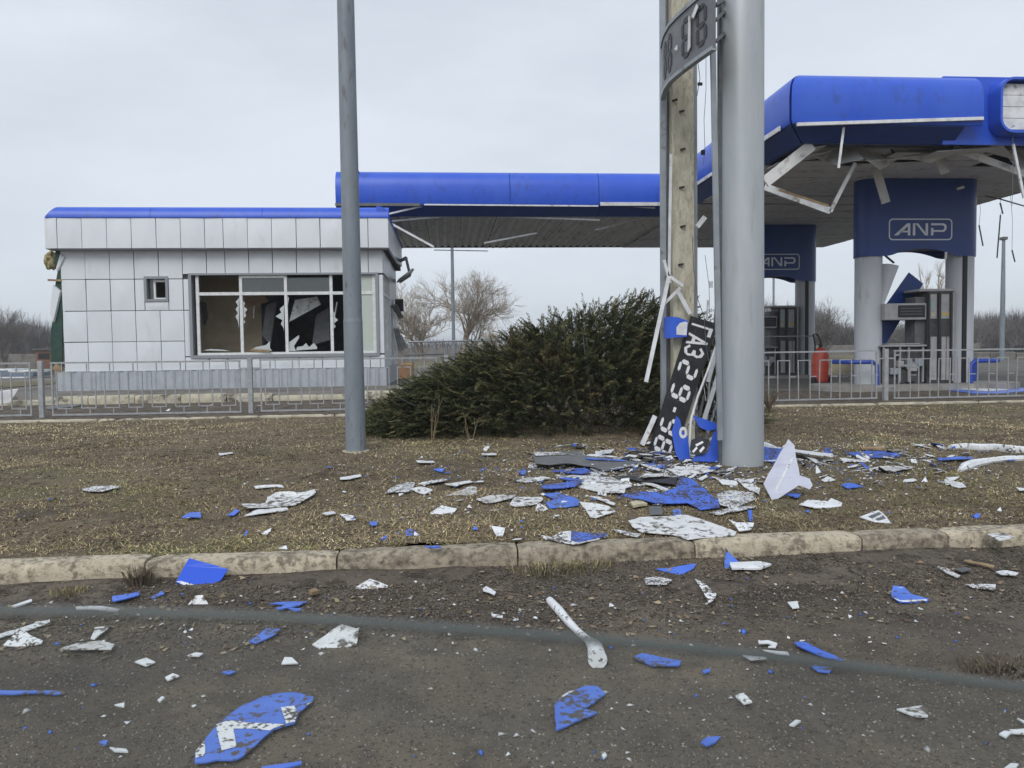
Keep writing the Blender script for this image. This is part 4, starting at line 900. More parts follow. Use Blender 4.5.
for k in range(len(ring)):
    j = (k+1) % len(ring); mbp.append([JV(c[0]-22+ring[i][0]*38, c[1]-28+ring[i][1]*56) if r else JV(c[0]-22+ring2[i][0]*38, c[1]-28+ring2[i][1]*56) for i, r in ((k, 1), (j, 1), (j, 0), (k, 0))])
mb = MB()
for q_ in mbp: mb.prism([plane_pt(a, b, p0, nr)+nr*.007 for a, b in q_], nr*.002)
mb.build('lettering', M_WHITE, o)
sheet_obj('sign_sheet', J((228, 482), (300, 505), (356, 530), (352, 548), (300, 556), (262, 540)), JV(300, 712), 3.2, M_BLUE, 'bent blue strip just above the big blue panel at the pillar foot', 'sign fragment')
sheet_obj('sign_sheet', J((222, 702), (250, 660), (300, 660), (330, 560), (352, 552), (356, 706)), JV(300, 712), 3.0, M_BLUE, 'big blue panel standing at the left foot of the round pillar', 'sign fragment')
o, p0, nr = sheet_obj('digit_module', J((214, 645), (222, 600), (262, 582), (305, 600), (300, 640), (285, 668), (240, 672)), JV(270, 715), 3.6, M_BLACK, 'torn black piece with white digit strokes by the pillar foot', 'sign fragment')
for pts in (((225, 655), (245, 632), (252, 640), (232, 662)), ((240, 622), (275, 605), (280, 614), (246, 632)), ((258, 652), (278, 630), (286, 638), (266, 662))): on_sheet(o, J(*pts), p0, nr, mw, 'lettering')
o, p0, nr = sheet_obj('sign_sheet', J((90, 12), (120, 8), (160, 12), (206, 30), (200, 105), (150, 108), (118, 112), (93, 112)), JV(140, 690), 6, M_BLUE, 'blue sheet with a white quarter disc caught high on the concrete post', 'sign fragment')
on_sheet(o, J((150, 95), (150, 60), (165, 40), (190, 32), (203, 36), (198, 98)), p0, nr, M_WHITE, 'lettering')

# ================================================================ STREET LAMP POLE in front
lp = GR(356, 452); dl = (lp-CAM).dot(fw)
lam = empty('lamp_pole', (lp.x, lp.y, float(gz(lp.x, lp.y))), 'tall grey steel lamp pole standing on the lawn in front of the kiosk', 'pole')
zj = PY(352, 321, lp.y).z; r1, r2 = 9.9/F*dl, 8.4/F*dl
MB().tube([(lp.x, lp.y, .05), (lp.x, lp.y, zj)], [r1*1.03, r1*.95], 20).build('lower_tube', M_POLE, lam, smooth=True)
MB().tube([(lp.x, lp.y, zj-.02), (lp.x, lp.y, 7.5)], [r1*.92, r2*.94], 20).build('upper_tube', M_POLE, lam, smooth=True)
MB().tube([(lp.x, lp.y, zj-.02), (lp.x, lp.y, zj+.03)], [r1*.97, r1*.93], 20).build('collar', M_POLE, lam, smooth=True)
MB().tube([(lp.x, lp.y, float(gz(lp.x, lp.y))-.05), (lp.x, lp.y, float(gz(lp.x, lp.y))+.015)], [r1*1.5, r1*1.35], 20).build('footing', M_KERB, lam, smooth=True)

# ================================================================ FENCES
FEY = 14.5; FZ0 = .34
def fence_unit(kind):
    b = .009; mb = MB()
    if kind == 'left':
        w, z0, z1 = .125, .16, .82
        for sx in (-1, 1): mb.box(sx*w-b, sx*w+b, -b, b, z0, z1)
        for z in (z0, z1): mb.box(-w-b, w+b, -b+.001, b-.001, z-b, z+b)
        mb.box(-.03-b, -.03+b, -b+.002, b-.002, z1, .97); mb.box(.02-b, .02+b, -b+.002, b-.002, .04, z0)
    else:
        w, g = .12, .19
        for sx in (-1, 1): mb.box(sx*w-b, sx*w+b, -b, b, .05, .82)
        mb.box(-w-b, w+b, -b+.001, b-.001, .82-b, .82+b); mb.box(w, w+.13, -b+.001, b-.001, .50-b, .50+b)
    return mb
def fence(name, x_posts, kind, label, step, gaps=()):
    f = empty(name, (x_posts[len(x_posts)//2], FEY, FZ0), label, 'fence'); proto = None
    for i, xp in enumerate(x_posts):
        MB().bbox(xp-.042, xp+.042, FEY-.042, FEY+.042, FZ0-.1, FZ0+1.03, .006).build('post', M_FENCE, f)
    for i in range(len(x_posts)-1):
        a, b = x_posts[i]+.19, x_posts[i+1]-.19; sag = random.uniform(-.015, .015)
        MB().bar((a-.018, FEY, FZ0+.99), (b+.018, FEY, FZ0+.985+sag), .035, .03, Vector((0, 0, 1))).build('top_rail', M_FENCE, f)
        MB().bar((a-.018, FEY, FZ0+.04), (b+.018, FEY, FZ0+.04+sag), .03, .03, Vector((0, 0, 1))).build('bottom_rail', M_FENCE, f)
        for xx in (a, b): MB().box(xx-.013, xx+.013, FEY-.012, FEY+.012, FZ0+.05, FZ0+.975).build('end_bar', M_FENCE, f)
        for z in (.28, .84):
            for u, v in ((x_posts[i]+.04, a-.013), (b+.013, x_posts[i+1]-.04)): MB().box(u, v, FEY-.01, FEY+.01, FZ0+z-.012, FZ0+z+.012).build('link', M_FENCE, f)
        n = int((b-a-.1)/step); st = (b-a)/(n+.0)
        for k in range(n):
            xx = a+st*(k+.5)
            if proto is None:
                mb = fence_unit(kind); off = wloc(f); mb.v = [(v[0]+off.x, v[1]+off.y, v[2]+off.z) for v in mb.v]; o = mb.build('infill_frame', M_FENCE, f); proto = o
            else: o = proto.copy(); COL.objects.link(o); o.parent = f
            o.location = (xx-f.location.x, 0, sag*.5); o.rotation_euler = (random.uniform(-.02, .02), random.uniform(-.012, .012), 0)
    return f
xp1, xp2 = PY(41.5, 390, FEY).x, PY(250.5, 385, FEY).x; sp_ = xp2-xp1
fence('railing_fence', [xp1-sp_, xp1, xp2, xp2+sp_*.98], 'left', 'grey railing fence of hung rectangles in front of the kiosk', .375)
xp3 = PY(885.5, 375, FEY).x
fence('railing_fence', [xp3-sp_*1.02, xp3, xp3+sp_*1.0], 'right', 'grey railing fence of stepped bars in front of the pumps', .375)

# ================================================================ PUMPS, ISLANDS, GUARDS
def island(x0, x1, cy, label):
    o = MB(); P = []
    for cx, a0 in ((x1+.2, -90), (x0-.2, 90)):
        for k in range(9): t = math.radians(a0+180*k/8); P.append((cx+.85*math.cos(t), cy+.85*math.sin(t), .36))
    o.prism(P, (0, 0, .15)); r = o.build('pump_island', mat('island_concrete', (.30, .29, .27), .9, (.2, .19, .18), 3, bump=.4), None, base=((x0+x1)/2, cy, .36)); return tag(r, label, 'pump island')
island(c1[0], c1[1], CY1, 'raised concrete island under the nearer pump'); island(c2[0], c2[1], CY2, 'raised concrete island under the farther pump')
PYQ = CY1-.42
PV = lambda a, b: (860+a/4.8, 250+b/4.8)
def pbox(zx0, zx1, zy0, zy1, y, dep, name, m, parent, bev=.012):
    a = PY(*PV(zx0, zy1), y); b = PY(*PV(zx1, zy0), y)
    return MB().bbox(a.x, b.x, y, y+dep, a.z, b.z, bev).build(name, m, parent)
pc = PY(*PV(300, 630), PYQ)
pump = empty('fuel_pump', (pc.x, PYQ+.3, .51), 'nearer wrecked grey fuel pump between the columns', 'fuel pump')
tw = pbox(320, 456, 198, 640, PYQ, .55, 'tower', M_DISPD, pump); pbox(285, 458, 185, 199, PYQ-.03, .62, 'cap', M_DISP, tw)
pbox(262, 318, 225, 640, PYQ+.1, .42, 'rear_cabinet', M_GREY, pump)
for a, b in ((338, 370), (390, 430)):
    pbox(a, b, 212, 330, PYQ-.025, .03, 'face_panel', M_DISP, tw, .006); pbox(a, b, 416, 625, PYQ-.025, .03, 'face_panel', M_DISP, tw, .006)
pbox(443, 455, 200, 630, PYQ-.03, .04, 'side_trim', M_DISP, tw, .005); pbox(411, 416, 416, 625, PYQ-.03, .01, 'slot', M_DARK, tw, .001)
pbox(345, 358, 245, 275, PYQ-.03, .008, 'sticker', mat('sticker_green', (.25, .42, .36), .5), tw, .001); pbox(395, 428, 300, 315, PYQ-.03, .008, 'sticker', mat('sticker_yellow', (.5, .36, .12), .5), tw, .001)
pbox(342, 362, 300, 318, PYQ-.03, .008, 'sticker', mat('sticker_pale', (.45, .42, .30), .5), tw, .001)
for xx in (330, 381, 436):
    P = [PY(*PV(xx, yy), PYQ-.06-.02*math.sin(yy*.02)) for yy in (205, 260, 330, 420, 520, 615)]; MB().tube(P, .03 if xx == 381 else .02, 8).build('hose', M_DARK, pump, smooth=True)
db = pbox(120, 320, 255, 336, PYQ-.02, .5, 'display_head', M_DISP, pump); pbox(184, 313, 264, 323, PYQ-.035, .02, 'screen', M_DARK, db, .003)
mb = MB()
for zy in (280, 294, 308):
    a = PY(*PV(195, zy), PYQ-.038); b = PY(*PV(300, zy), PYQ-.038); mb.box(a.x, b.x, PYQ-.038, PYQ-.034, a.z-.008, a.z+.008)
mb.build('display_row', M_GREY, db)
lc = pbox(110, 318, 462, 636, PYQ+.08, .4, 'lower_cabinet', M_DISPD, pump); pbox(104, 322, 454, 466, PYQ-.02, .56, 'cabinet_top', M_DISP, lc); pbox(140, 290, 447, 455, PYQ+.05, .4, 'cabinet_lid', M_DISP, lc)
for a in (112, 190, 232, 300): pbox(a, a+8, 466, 634, PYQ, .05, 'cabinet_frame', M_DISP, lc, .004)
for k in range(9):
    zx, zy = random.uniform(125, 285), random.uniform(500, 610); c = PY(*PV(zx, zy), PYQ+.03); r = random.uniform(.05, .11)
    hx, hz_ = r*random.uniform(.6, 1.3), r*random.uniform(.6, 1.2)
    if k % 3 == 0: MB().tube([(c.x-hx, c.y, c.z), (c.x, c.y-.03, c.z+hz_*.3), (c.x+hx, c.y, c.z-hz_)], r*.35, 10).build('pump_innards', M_DISP, lc, smooth=True)
    else: MB().bbox(c.x-hx, c.x+hx, c.y-.05, c.y+.06, c.z-hz_, c.z+hz_, .012).build('pump_innards', [M_GREY, M_DISP, M_STEEL][k % 3], lc)
p2 = copy_tree(pump); p2['label'] = 'farther wrecked grey fuel pump just right of the round sign pillar'
pump['group'] = p2['group'] = 'fuel pumps under the canopy'
p2.location = pump.location+Vector((PY(799, 340, CY2-.42).x-PY(955, 340, PYQ).x, CY2-CY1, 0))
def loose(pts, y, off, m, label, name, cat):
    P = [PY(a, b, y) for a, b in pts]; c = min(P, key=lambda p: p.z)
    return tag(MB().prism(P, off).build(name, m, None, base=c), label, cat)
# sheets between the columns
mb = MB(); ptsL = [PV(92, 290), PV(94, 66), PV(140, 60)]; y_ = CY1-.1
vs = []; nn = 8
for k in range(nn+1):
    t = k/nn; a = PY(*PV(92+96*t, 68-6*math.sin(t*3.1)+8*t), y_-.25*math.sin(t*1.6)); b = PY(*PV(92+10*t, 275+20*t), y_-.1*math.sin(t*1.6)); vs += [a, b, a+Vector((0, .012, 0)), b+Vector((0, .012, 0))]
mb.add(vs, [f for k in range(nn) for a in (k*4,) for f in ((a, a+4, a+5, a+1), (a+2, a+3, a+7, a+6))]); tag(mb.build('cladding_sheet', M_COLUMN, None, base=vs[1], smooth=True), 'curled pale grey sheet hanging beside the near left column', 'metal sheet')
loose([PV(a, b) for a, b in ((236, 108), (304, 162), (118, 460), (95, 462), (100, 300))], CY1+.25, (0, .03, 0), M_BLUEDARK, 'blue sheet slanting behind the pump display', 'cladding_sheet', 'metal sheet')
mb = MB(); mb.tube([PY(*PV(115, 22), CY1), PY(*PV(163, 62), CY1)], .025, 6); tag(mb.build('conduit', M_DARK, None, base=PY(*PV(163, 62), CY1)), 'short dark conduit under the near blue box', 'conduit')
def guard(p, label):
    o = MB(); o.tube(p, .05, 10); return tag(o.build('bumper_guard', mat('guard_blue', (.02, .06, .36), .4), None, smooth=True, base=p[-1]), label, 'guard rail')
yg = CY1-.65
a, b, c = PY(834, 362, yg+.6), PY(877, 362, yg), PY(877.5, 381, yg)
guard([(b.x+.5, yg+1.35, .4), (b.x+.5, yg+1.35, a.z), (a.x+.35, yg+1.3, a.z), (a.x, yg+.7, a.z), (a.x+.15, yg+.15, b.z), (b.x-.1, yg, b.z), (b.x, yg, b.z-.08), (c.x, yg, .5)], 'blue tube guard at the foot of the near left column')
a, b = PY(971, 361, yg), PY(998, 360, yg+.3)
guard([(b.x-.1, yg+1.0, .4), (b.x-.05, yg+1.0, b.z), (b.x, yg+.4, b.z), (b.x-.2, yg+.05, a.z), (a.x+.1, yg, a.z), (a.x, yg, a.z-.08), (a.x, yg, .5)], 'blue tube guard right of the near right column')
# wheeled extinguisher
eg = GR(820, 387); ed = (eg-CAM).dot(fw); r = 8.3/F*ed; hh = 40/F*ed
ext = empty('fire_extinguisher', (eg.x, eg.y, .36), 'big red wheeled fire extinguisher behind the fence', 'extinguisher')
z0 = .40
MB().tube([(eg.x, eg.y, z0+.06), (eg.x, eg.y, z0+.12), (eg.x+.01, eg.y, z0+hh*.78), (eg.x+.01, eg.y, z0+hh*.9), (eg.x+.01, eg.y, z0+hh*.96)], [r*.7, r, r, r*.75, r*.25], 18).build('tank', M_RED, ext, smooth=True)
MB().tube([(eg.x, eg.y, z0+hh*.94), (eg.x, eg.y, z0+hh*1.06)], .035, 8).build('valve', M_DARK, ext)
for sx in (-1, 1): MB().tube([(eg.x+sx*(r*.75), eg.y-.06, z0+.11), (eg.x+sx*(r*.75+.06), eg.y-.06, z0+.11)], .13, 16).build('wheel', M_DARK, ext, smooth=True)
mb = MB(); P = [PY(a, b, eg.y-.05) for a, b in ((822, 347), (820, 340), (817, 334), (813.5, 334), (815, 345), (815, 352))]; mb.tube(P, .022, 7); mb.build('hose', M_DARK, ext, smooth=True)
MB().bar(PY(764, 336.5, eg.y), PY(814, 336, eg.y), .03, .03).build('handle', M_GREY, ext)
# loose things behind the fences
loose([(830, 375), (832, 364), (853, 363), (854, 374)], 18.8, (0, .5, 0), M_CREAM, 'cream concrete block behind the red extinguisher', 'concrete_block', 'block')
cb = PY(405, 378, 19.4)
crate = empty('cardboard_box', (cb.x, 19.6, .56), 'brown cardboard box standing by the right corner of the kiosk', 'box')
a, b = PY(399, 379, 19.4), PY(413, 362, 19.4); MB().bbox(a.x, b.x, 19.4, 19.8, a.z, b.z, .01).build('carton', M_CARD, crate); MB().bar((a.x+.02, 19.395, b.z-.05), (b.x-.02, 19.395, b.z-.05), .06, .004).build('tape', M_WOOD, crate)
for i, (pts, m, lb) in enumerate((([(0, 404), (0, 392), (18, 390), (10, 403)], M_WHITE, 'white sheet lying on its edge before the cream kerb at far left'),
                    ([(948, 391), (962, 389.5), (985, 389), (1012, 390), (1024, 388.5), (1024, 392), (1000, 394), (972, 394)], M_BLUEP, 'long blue edged sheet lying behind the right fence'),
                    ([(958, 390.5), (985, 390), (1008, 391), (985, 392.5)], M_WHITEP, 'white strip on the blue sheet behind the right fence'),
                    ([(959, 388), (966, 385), (967, 389)], M_WHITEP, 'white shard standing by the near pump island'),
                    ([(40, 409), (62, 405), (85, 404), (78, 407), (52, 410)], M_GREY, 'grey sheet flat on the soil below the kiosk corner'),
                    ([(910, 387.5), (916, 386), (918, 388)], M_WHITEP, 'white scrap on the ground left of the near pump'))):
    P = [GR(a, b) for a, b in pts]; c = sum(P, Vector())/len(P)
    if i in (0, 3): P = [PY(a, b, max(p.y for p in P) if i == 3 else 17.45) for a, b in pts]
    zz = .012 if i != 2 else .03
    tag(MB().prism([p+Vector((0, 0, zz)) for p in P], (0, .01, .012)).build('fallen_sheet', m, None, base=(c.x, c.y, c.z)), lb, 'sheet')

# ================================================================ FAR THINGS
def far_pole(px, ytop, ybase, w, wtop, y, label, head=False):
    a, b = PY(px, ybase, y), PY(px, ytop, y); d = (a-CAM).dot(fw); o = empty('distant_pole', (a.x, y, .38), label, 'pole')
    r = w/2/F*d; rt_ = wtop/2/F*d; MB().tube([(a.x, y, .3), (a.x, y, (a.z+b.z)/2), (a.x, y, b.z)], [r, r*.95, rt_], 10).build('shaft', M_POLE, o, smooth=True)
    if head: MB().bbox(a.x-rt_*1.6, a.x+rt_*1.6, y-rt_*2, y+rt_*2, b.z, b.z+rt_*2, rt_*.3).build('head', M_GREY, o)
far_pole(454, 180, 362, 3.6, 2.2, 42, 'thin steel pole rising behind the juniper bush under the canopy arm')
far_pole(1002, 240, 352, 4.8, 3.0, 44, 'tall steel pole with a small head at far right', True)
far_pole(773.5, 240, 345, 2.2, 2, 60, 'slender pole seen under the farther blue box')
rl = empty('pipe_railing', (-2.6, 34, .5), 'low pipe railing far behind the juniper bush', 'railing')
for px in (411, 435.5, 447, 470): a = PY(px, 343, 34); MB().tube([(a.x, 34, .35), (a.x, 34, a.z)], .05, 8).build('post', M_STEEL, rl)
a, b = PY(408, 342, 34), PY(505, 340.5, 34); MB().tube([a, b], .04, 8).build('top_pipe', M_STEEL, rl); a, b = PY(405, 355, 30), PY(444, 354, 30); MB().tube([a, b], .03, 8).build('low_pipe', M_STEEL, rl)
def house(px0, px1, pt, pbt, y, dep, m, roofm, label, name='outbuilding', flat=False):
    a, b = PY(px0, pbt, y), PY(px1, pt, y); o = empty(name, ((a.x+b.x)/2, y, .38), label, 'building')
    MB().box(a.x, b.x, y, y+dep, .3, b.z).build('wall', m, o)
    r = MB(); e = .2
    r.prism([(a.x-e, y-e, b.z), (b.x+e, y-e, b.z), (b.x+e, y-e, b.z+.15), ((a.x+b.x)/2, y-e, b.z+(.15 if flat else .9)), (a.x-e, y-e, b.z+.15)], (0, dep+2*e, 0)); r.build('roof', roofm, o)
    nn = max(1, int((b.x-a.x)/3))
    for k in range(nn): cx = a.x+(b.x-a.x)*(k+.5)/nn; MB().box(cx-.5, cx+.5, y-.03, y+.02, 1.2, min(2.2, b.z-.3)).build('window', M_DARK, o)
house(36, 52, 350, 366, 75, 6, M_BRICK, M_GREY, 'small brown brick outbuilding beyond the left end of the kiosk', flat=True)
house(1016, 1060, 341, 350, 120, 8, M_BRICK, M_GREY, 'small red brick outbuilding at the far right edge')
house(998, 1080, 349, 356, 70, 5, M_PAVE, mat('green_roof', (.03, .10, .075), .6), 'low shed with a dark green roof at far right', flat=True)
def blocks(px0, px1, pt, pbt, y, n, m, label, cat, name):
    for k in range(n):
        a, b = PY(px0+(px1-px0)*k/n, pbt, y), PY(px0+(px1-px0)*(k+.93)/n, pt, y); o = MB(); o.bbox(a.x, b.x, y, y+.6, .35, b.z+random.uniform(-.05, .05), .04); tag(o.build(name, m, None, base=((a.x+b.x)/2, y, .38)), label[k], cat, 'far concrete blocks')
blocks(978, 1030, 352, 360, 45, 4, M_PAVE, ['leftmost grey concrete block in the row behind the right fence', 'second grey concrete block from the left behind the right fence', 'third grey concrete block from the left behind the right fence', 'rightmost grey concrete block behind the right fence'], 'block', 'barrier_block')
st = empty('sheet_stack', (-22, 33, .56), 'low stack of blue grey sheets with white tops at the far left', 'sheet stack')
for k, (p0_, p1_, t_, bt) in enumerate(((-20, 12, 369, 376), (14, 38, 370, 376), (-20, 38, 376, 379.5))):
    a, b = PY(p0_, bt, 33+k*.1), PY(p1_, t_, 33+k*.1); MB().box(a.x, b.x, 33-k*.3, 34.4, a.z, b.z-.06).build('sheet_pile', mat('blue_grey_metal', (.13, .17, .22), .6), st); MB().box(a.x, b.x, 33-k*.3-.02, 34.4, b.z-.058, b.z).build('sheet_top', M_WHITE, st)
wl = empty('perimeter_wall', (-40, 82, .36), 'low grey perimeter wall far beyond the kiosk', 'wall')
for k in range(26):
    x0 = -75+k*3.0; MB().box(x0, x0+2.94, 82, 82.15, .3, 1.75).build('wall_slab', M_PAVE, wl)
for k in range(14): x0 = 20+k*3.0; MB().box(x0, x0+2.94, 84, 84.15, .3, 1.5).build('wall_slab', M_PAVE, wl)

# ================================================================ JUNIPER
def bush():
    sil = [(366, 425), (376, 400), (400, 380), (430, 362), (470, 341), (500, 325), (540, 308), (575, 298), (610, 290), (640, 284), (665, 284), (690, 294), (708, 318), (724, 355), (736, 392), (742, 425)]
    YC = 11.3; sx = [PY(a, b, YC).x for a, b in sil]; szz = [PY(a, b, YC).z for a, b in sil]
    x0, x1 = sx[0], sx[-1]; Hf = lambda x: np.interp(x, sx, szz)-.14
    root = empty('juniper_bush', ((x0+x1)/2, YC, .3), 'large spreading dark green juniper bush between the lamp pole and the pylon', 'bush')
    n = 5600; X = x0+(x1-x0)*rng.random(n); t = rng.random(n)*2-1; ry = 1.45*np.sqrt(np.clip(1-((X-(x0+x1)/2)/((x1-x0)/2))**2*.75, .1, 1))
    v = t*.98; Y = YC+ry*v; hmax = np.maximum((Hf(X)-.28)*np.sqrt(np.clip(1-v*v, .02, 1))**.8, .12)
    lay = rng.random(n)**.55; Z = .28+hmax*lay
    # plume direction: outward from the heart of the bush, and up, arching over at the tip
    cx = (x0+x1)/2+.35; out = np.c_[(X-cx)/2.6, (Y-YC)/1.5, .30+.85*lay*rng.random(n)]; out += rng.normal(0, .22, (n, 3)); out[:, 1] -= .12
    out /= np.linalg.norm(out, axis=1)[:, None]
    Ln = .32+.34*rng.random(n)**1.6; base = np.c_[X, Y, Z]-out*Ln[:, None]*.55
    ns = 46; VV = []; CC = []; TT = []; 
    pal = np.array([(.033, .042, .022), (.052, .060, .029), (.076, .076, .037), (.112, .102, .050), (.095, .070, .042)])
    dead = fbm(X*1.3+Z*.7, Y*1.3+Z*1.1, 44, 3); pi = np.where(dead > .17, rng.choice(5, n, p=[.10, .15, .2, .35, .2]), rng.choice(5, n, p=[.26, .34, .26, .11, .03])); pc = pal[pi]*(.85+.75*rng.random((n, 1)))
    up_ = np.array([0, 0, 1.]); side = np.cross(out, up_); side /= np.maximum(np.linalg.norm(side, axis=1), .05)[:, None]; nor = np.cross(side, out)
    droop = .25+.3*rng.random(n)
    for k in range(ns):
        f = k/(ns-1); sgn = 1 if k % 2 else -1; tw = rng.normal(0, .55, n)
        ax = base+out*(Ln*f)[:, None]; ax[:, 2] -= droop*Ln*f*f*.55
        d = out*(.75+.25*rng.random((n, 1)))+side*(sgn*(.55-.25*f))+nor*tw[:, None]*.4; d[:, 2] -= .15*f; d /= np.linalg.norm(d, axis=1)[:, None]
        l = (.03+.075*(1-abs(f-.4))*(1-.55*f))*(.7+.6*rng.random(n)); w = (.0035+.0035*rng.random(n))
        wv = np.cross(d, rng.normal(0, 1, (n, 3))); wv /= np.maximum(np.linalg.norm(wv, axis=1), 1e-3)[:, None]; wv *= w[:, None]
        m = ax+d*(l*.55)[:, None]; tp = ax+d*l[:, None]; tp[:, 2] -= .15*l
        b = len(VV)*0
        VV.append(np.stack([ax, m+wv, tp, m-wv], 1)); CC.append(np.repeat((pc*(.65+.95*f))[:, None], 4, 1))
    V = np.concatenate(VV).reshape(-1, 3); C = np.concatenate(CC).reshape(-1, 3); i = np.arange(len(V)//4)*4
    T = np.concatenate([np.c_[i, i+1, i+2], np.c_[i, i+2, i+3]])
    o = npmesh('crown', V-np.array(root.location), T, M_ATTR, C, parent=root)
    mb = MB(); r_ = random.Random(5)
    for k in range(34):
        a = Vector((r_.uniform(x0+.9, x1-.7), YC+r_.uniform(-.6, .6), .22)); hx = float(Hf(a.x)); q = a+Vector(((a.x-cx)*.35+r_.uniform(-.3, .3), r_.uniform(-.9, .6), (hx-.3)*r_.uniform(.4, .8)))
        mb.tube([a, a.lerp(q, .5)+Vector((0, 0, .1)), q], [.03, .018, .006], 5)
    mb.build('trunk', M_BARKD, root)
    # dry weeds poking out along the foot
    for k, (px, py, pt) in enumerate(((432, 442, 398), (470, 443, 415))):
        p = GR(px, py); p.y -= .15; P = [Vector((p.x, p.y, .22))]; top = PY(px+random.uniform(-4, 6), pt, p.y); mb = MB()
        for s_ in range(5):
            e = top+Vector((random.uniform(-.12, .12), random.uniform(-.05, .05), random.uniform(-.2, .05))); mb.tube([P[0], P[0].lerp(e, .6)+Vector((random.uniform(-.04, .04), 0, .02)), e, e+Vector((random.uniform(-.08, .08), -.02, -.06))], [.004, .003, .0025, .002], 4)
        tag(mb.build('dry_weed', mat('straw', (.24, .18, .11), .9), None, base=P[0]), ['pale hooked dry weed in front of the bush left part', 'short upright dry weed at the bush foot, right one'][k], 'weed')
bush()
def small_bush(px, py, label):
    p = GR(px, py); mb = MB(); r_ = random.Random(px)
    for k in range(90):
        a = r_.uniform(0, 6.28); l = r_.uniform(.2, .5); e = p+Vector((math.cos(a)*l*.6, math.sin(a)*l*.5, l)); mb.tube([p, p.lerp(e, .5)+Vector((0, 0, .04)), e], [.006, .004, .002], 3)
    tag(mb.build('dry_shrub', mat('dry_twig', (.14, .11, .075), .9), None, base=p), label, 'shrub')
small_bush(769, 412, 'small dry shrub just right of the round pillar')

# ================================================================ BARE TREES
def tree(px, pbase, ptop, y, spread, label, m, seed, depth=6, lean=0, narrow=False, group=None):
    r_ = random.Random(seed); b = PY(px, pbase, y); b.z = .36; Ht = PY(px, ptop, y).z-.36
    root = empty('bare_tree', b, label, 'tree', group); segs = []
    def grow(p, d, l, r, k):
        if k == 0 or r < .004: return
        q = p; n = 3; pts = [p]
        for i in range(n):
            d = (d+Vector((r_.uniform(-.16, .16), r_.uniform(-.16, .16), r_.uniform(-.05, .12)))).normalized(); q = q+d*(l/n); pts.append(q)
        segs.append((pts, r, r*.62, k))
        nb = 3 if k > 2 else (3 if r_.random() < .7 else 4)
        for i in range(nb+(1 if k <= 3 else 0)):
            a = r_.uniform(0, 6.28); s_ = (.35 if narrow else spread)*r_.uniform(.5, 1.15)
            ax = d.orthogonal().normalized(); ax.rotate(Matrix.Rotation(a, 3, d)); nd = (d+ax*s_+Vector((0, 0, .05))).normalized()
            grow(pts[r_.choice((1, 2, 3, 3))], nd, l*r_.uniform(.62, .88), r*.58, k-1)
    l0 = Ht*.24
    for s_ in range(1 if narrow else r_.choice((3, 4))):
        grow(b.copy(), Vector((lean+r_.uniform(-.3, .3), r_.uniform(-.2, .2), 1)).normalized(), l0, Ht*.022, depth)
    top = max(p.z for s_ in segs for p in s_[0]); k_ = Ht/(top-.36)
    tr, cr_ = MB(), MB()
    for pts, ra, rb, k in segs:
        P = [b+(p-b)*k_ for p in pts]; (tr if k >= depth-1 else cr_).tube(P, [max(.005, ra+(rb-ra)*i/3) for i in range(4)], 5 if k >= depth-1 else 3, cap=False)
    tr.build('trunk', m, root); o = cr_.build('crown', m, root); return root
tree(460, 350, 268, 46, .85, 'pale bare tree standing behind the thin pole beyond the bush', M_BARK, 3, depth=7)
tree(424, 350, 276, 44, .8, 'pale bare tree nearest the right end of the kiosk', M_BARK, 8, lean=-.1, depth=7)
tree(492, 348, 318, 60, .8, 'small bare tree just right of the pale trees beyond the bush', M_BARK, 12, depth=5)
tree(3, 352, 304, 70, .8, 'grey bare tree at the far left edge', M_BARKD, 5)
tree(826, 348, 293, 62, .85, 'bare tree seen between the two column pairs', M_BARKD, 7)
tree(792, 348, 296, 70, .8, 'bare tree behind the farther pump', M_BARKD, 17)
tree(940, 348, 258, 75, .3, 'tall narrow bare poplar seen under the near blue box', M_BARK, 21, narrow=True)
tree(978, 347, 314, 85, .9, 'bare tree just right of the near right column', M_BARKD, 31)
tree(1016, 347, 316, 80, .9, 'round bare tree right of the far right pole', M_BARKD, 33)
tree(905, 348, 316, 85, .9, 'bare tree seen through the near pump gap', M_BARKD, 35)
def thicket(name, px0, px1, tops, y, n, label, col):
    vs = []; a, b = PY(px0, 345, y).x, PY(px1, 345, y).x; X = a+(b-a)*rng.random(n); pxs = px0+(px1-px0)*(X-a)/(b-a)
    top = np.interp(pxs, [t[0] for t in tops], [t[1] for t in tops]); hor = 350+(512-pxs)*.0138; Hh = (hor-top)/F*y+1.1; Yy = y+rng.random(n)*14
    Hh = Hh*(.55+.6*vnoise(X*.35, X*0, 5)); z0 = .36+Hh*.75*rng.random(n)**1.2; l = Hh*(.18+.35*rng.random(n)); az = rng.random(n)*6.283; el = np.radians(35+50*rng.random(n))
    d = np.c_[np.cos(az)*np.cos(el), np.sin(az)*np.cos(el), np.sin(el)]; p = np.c_[X, Yy, z0]; w = (.015+.03*rng.random(n))[:, None]*np.c_[-np.sin(az), np.cos(az), 0*az]
    w[:, 0] += .012; q = p+d*l[:, None]; V = np.stack([p-w, p+w, q], 1).reshape(-1, 3); i = np.arange(n)*3
    C = np.repeat(np.array(col)*(.7+.6*rng.random((n, 1))), 3, 0)
    tag(npmesh(name, V, np.c_[i, i+1, i+2], M_ATTR, C, kind='stuff'), label, 'trees')
thicket('far_trees', -60, 70, [(-60, 312), (0, 316), (30, 326), (70, 326)], 110, 16000, 'far leafless wood behind the left end of the kiosk', (.15, .135, .135))
thicket('far_trees', 395, 760, [(395, 332), (470, 338), (600, 338), (760, 330)], 130, 16000, 'far leafless wood along the horizon behind the bush', (.15, .135, .13))
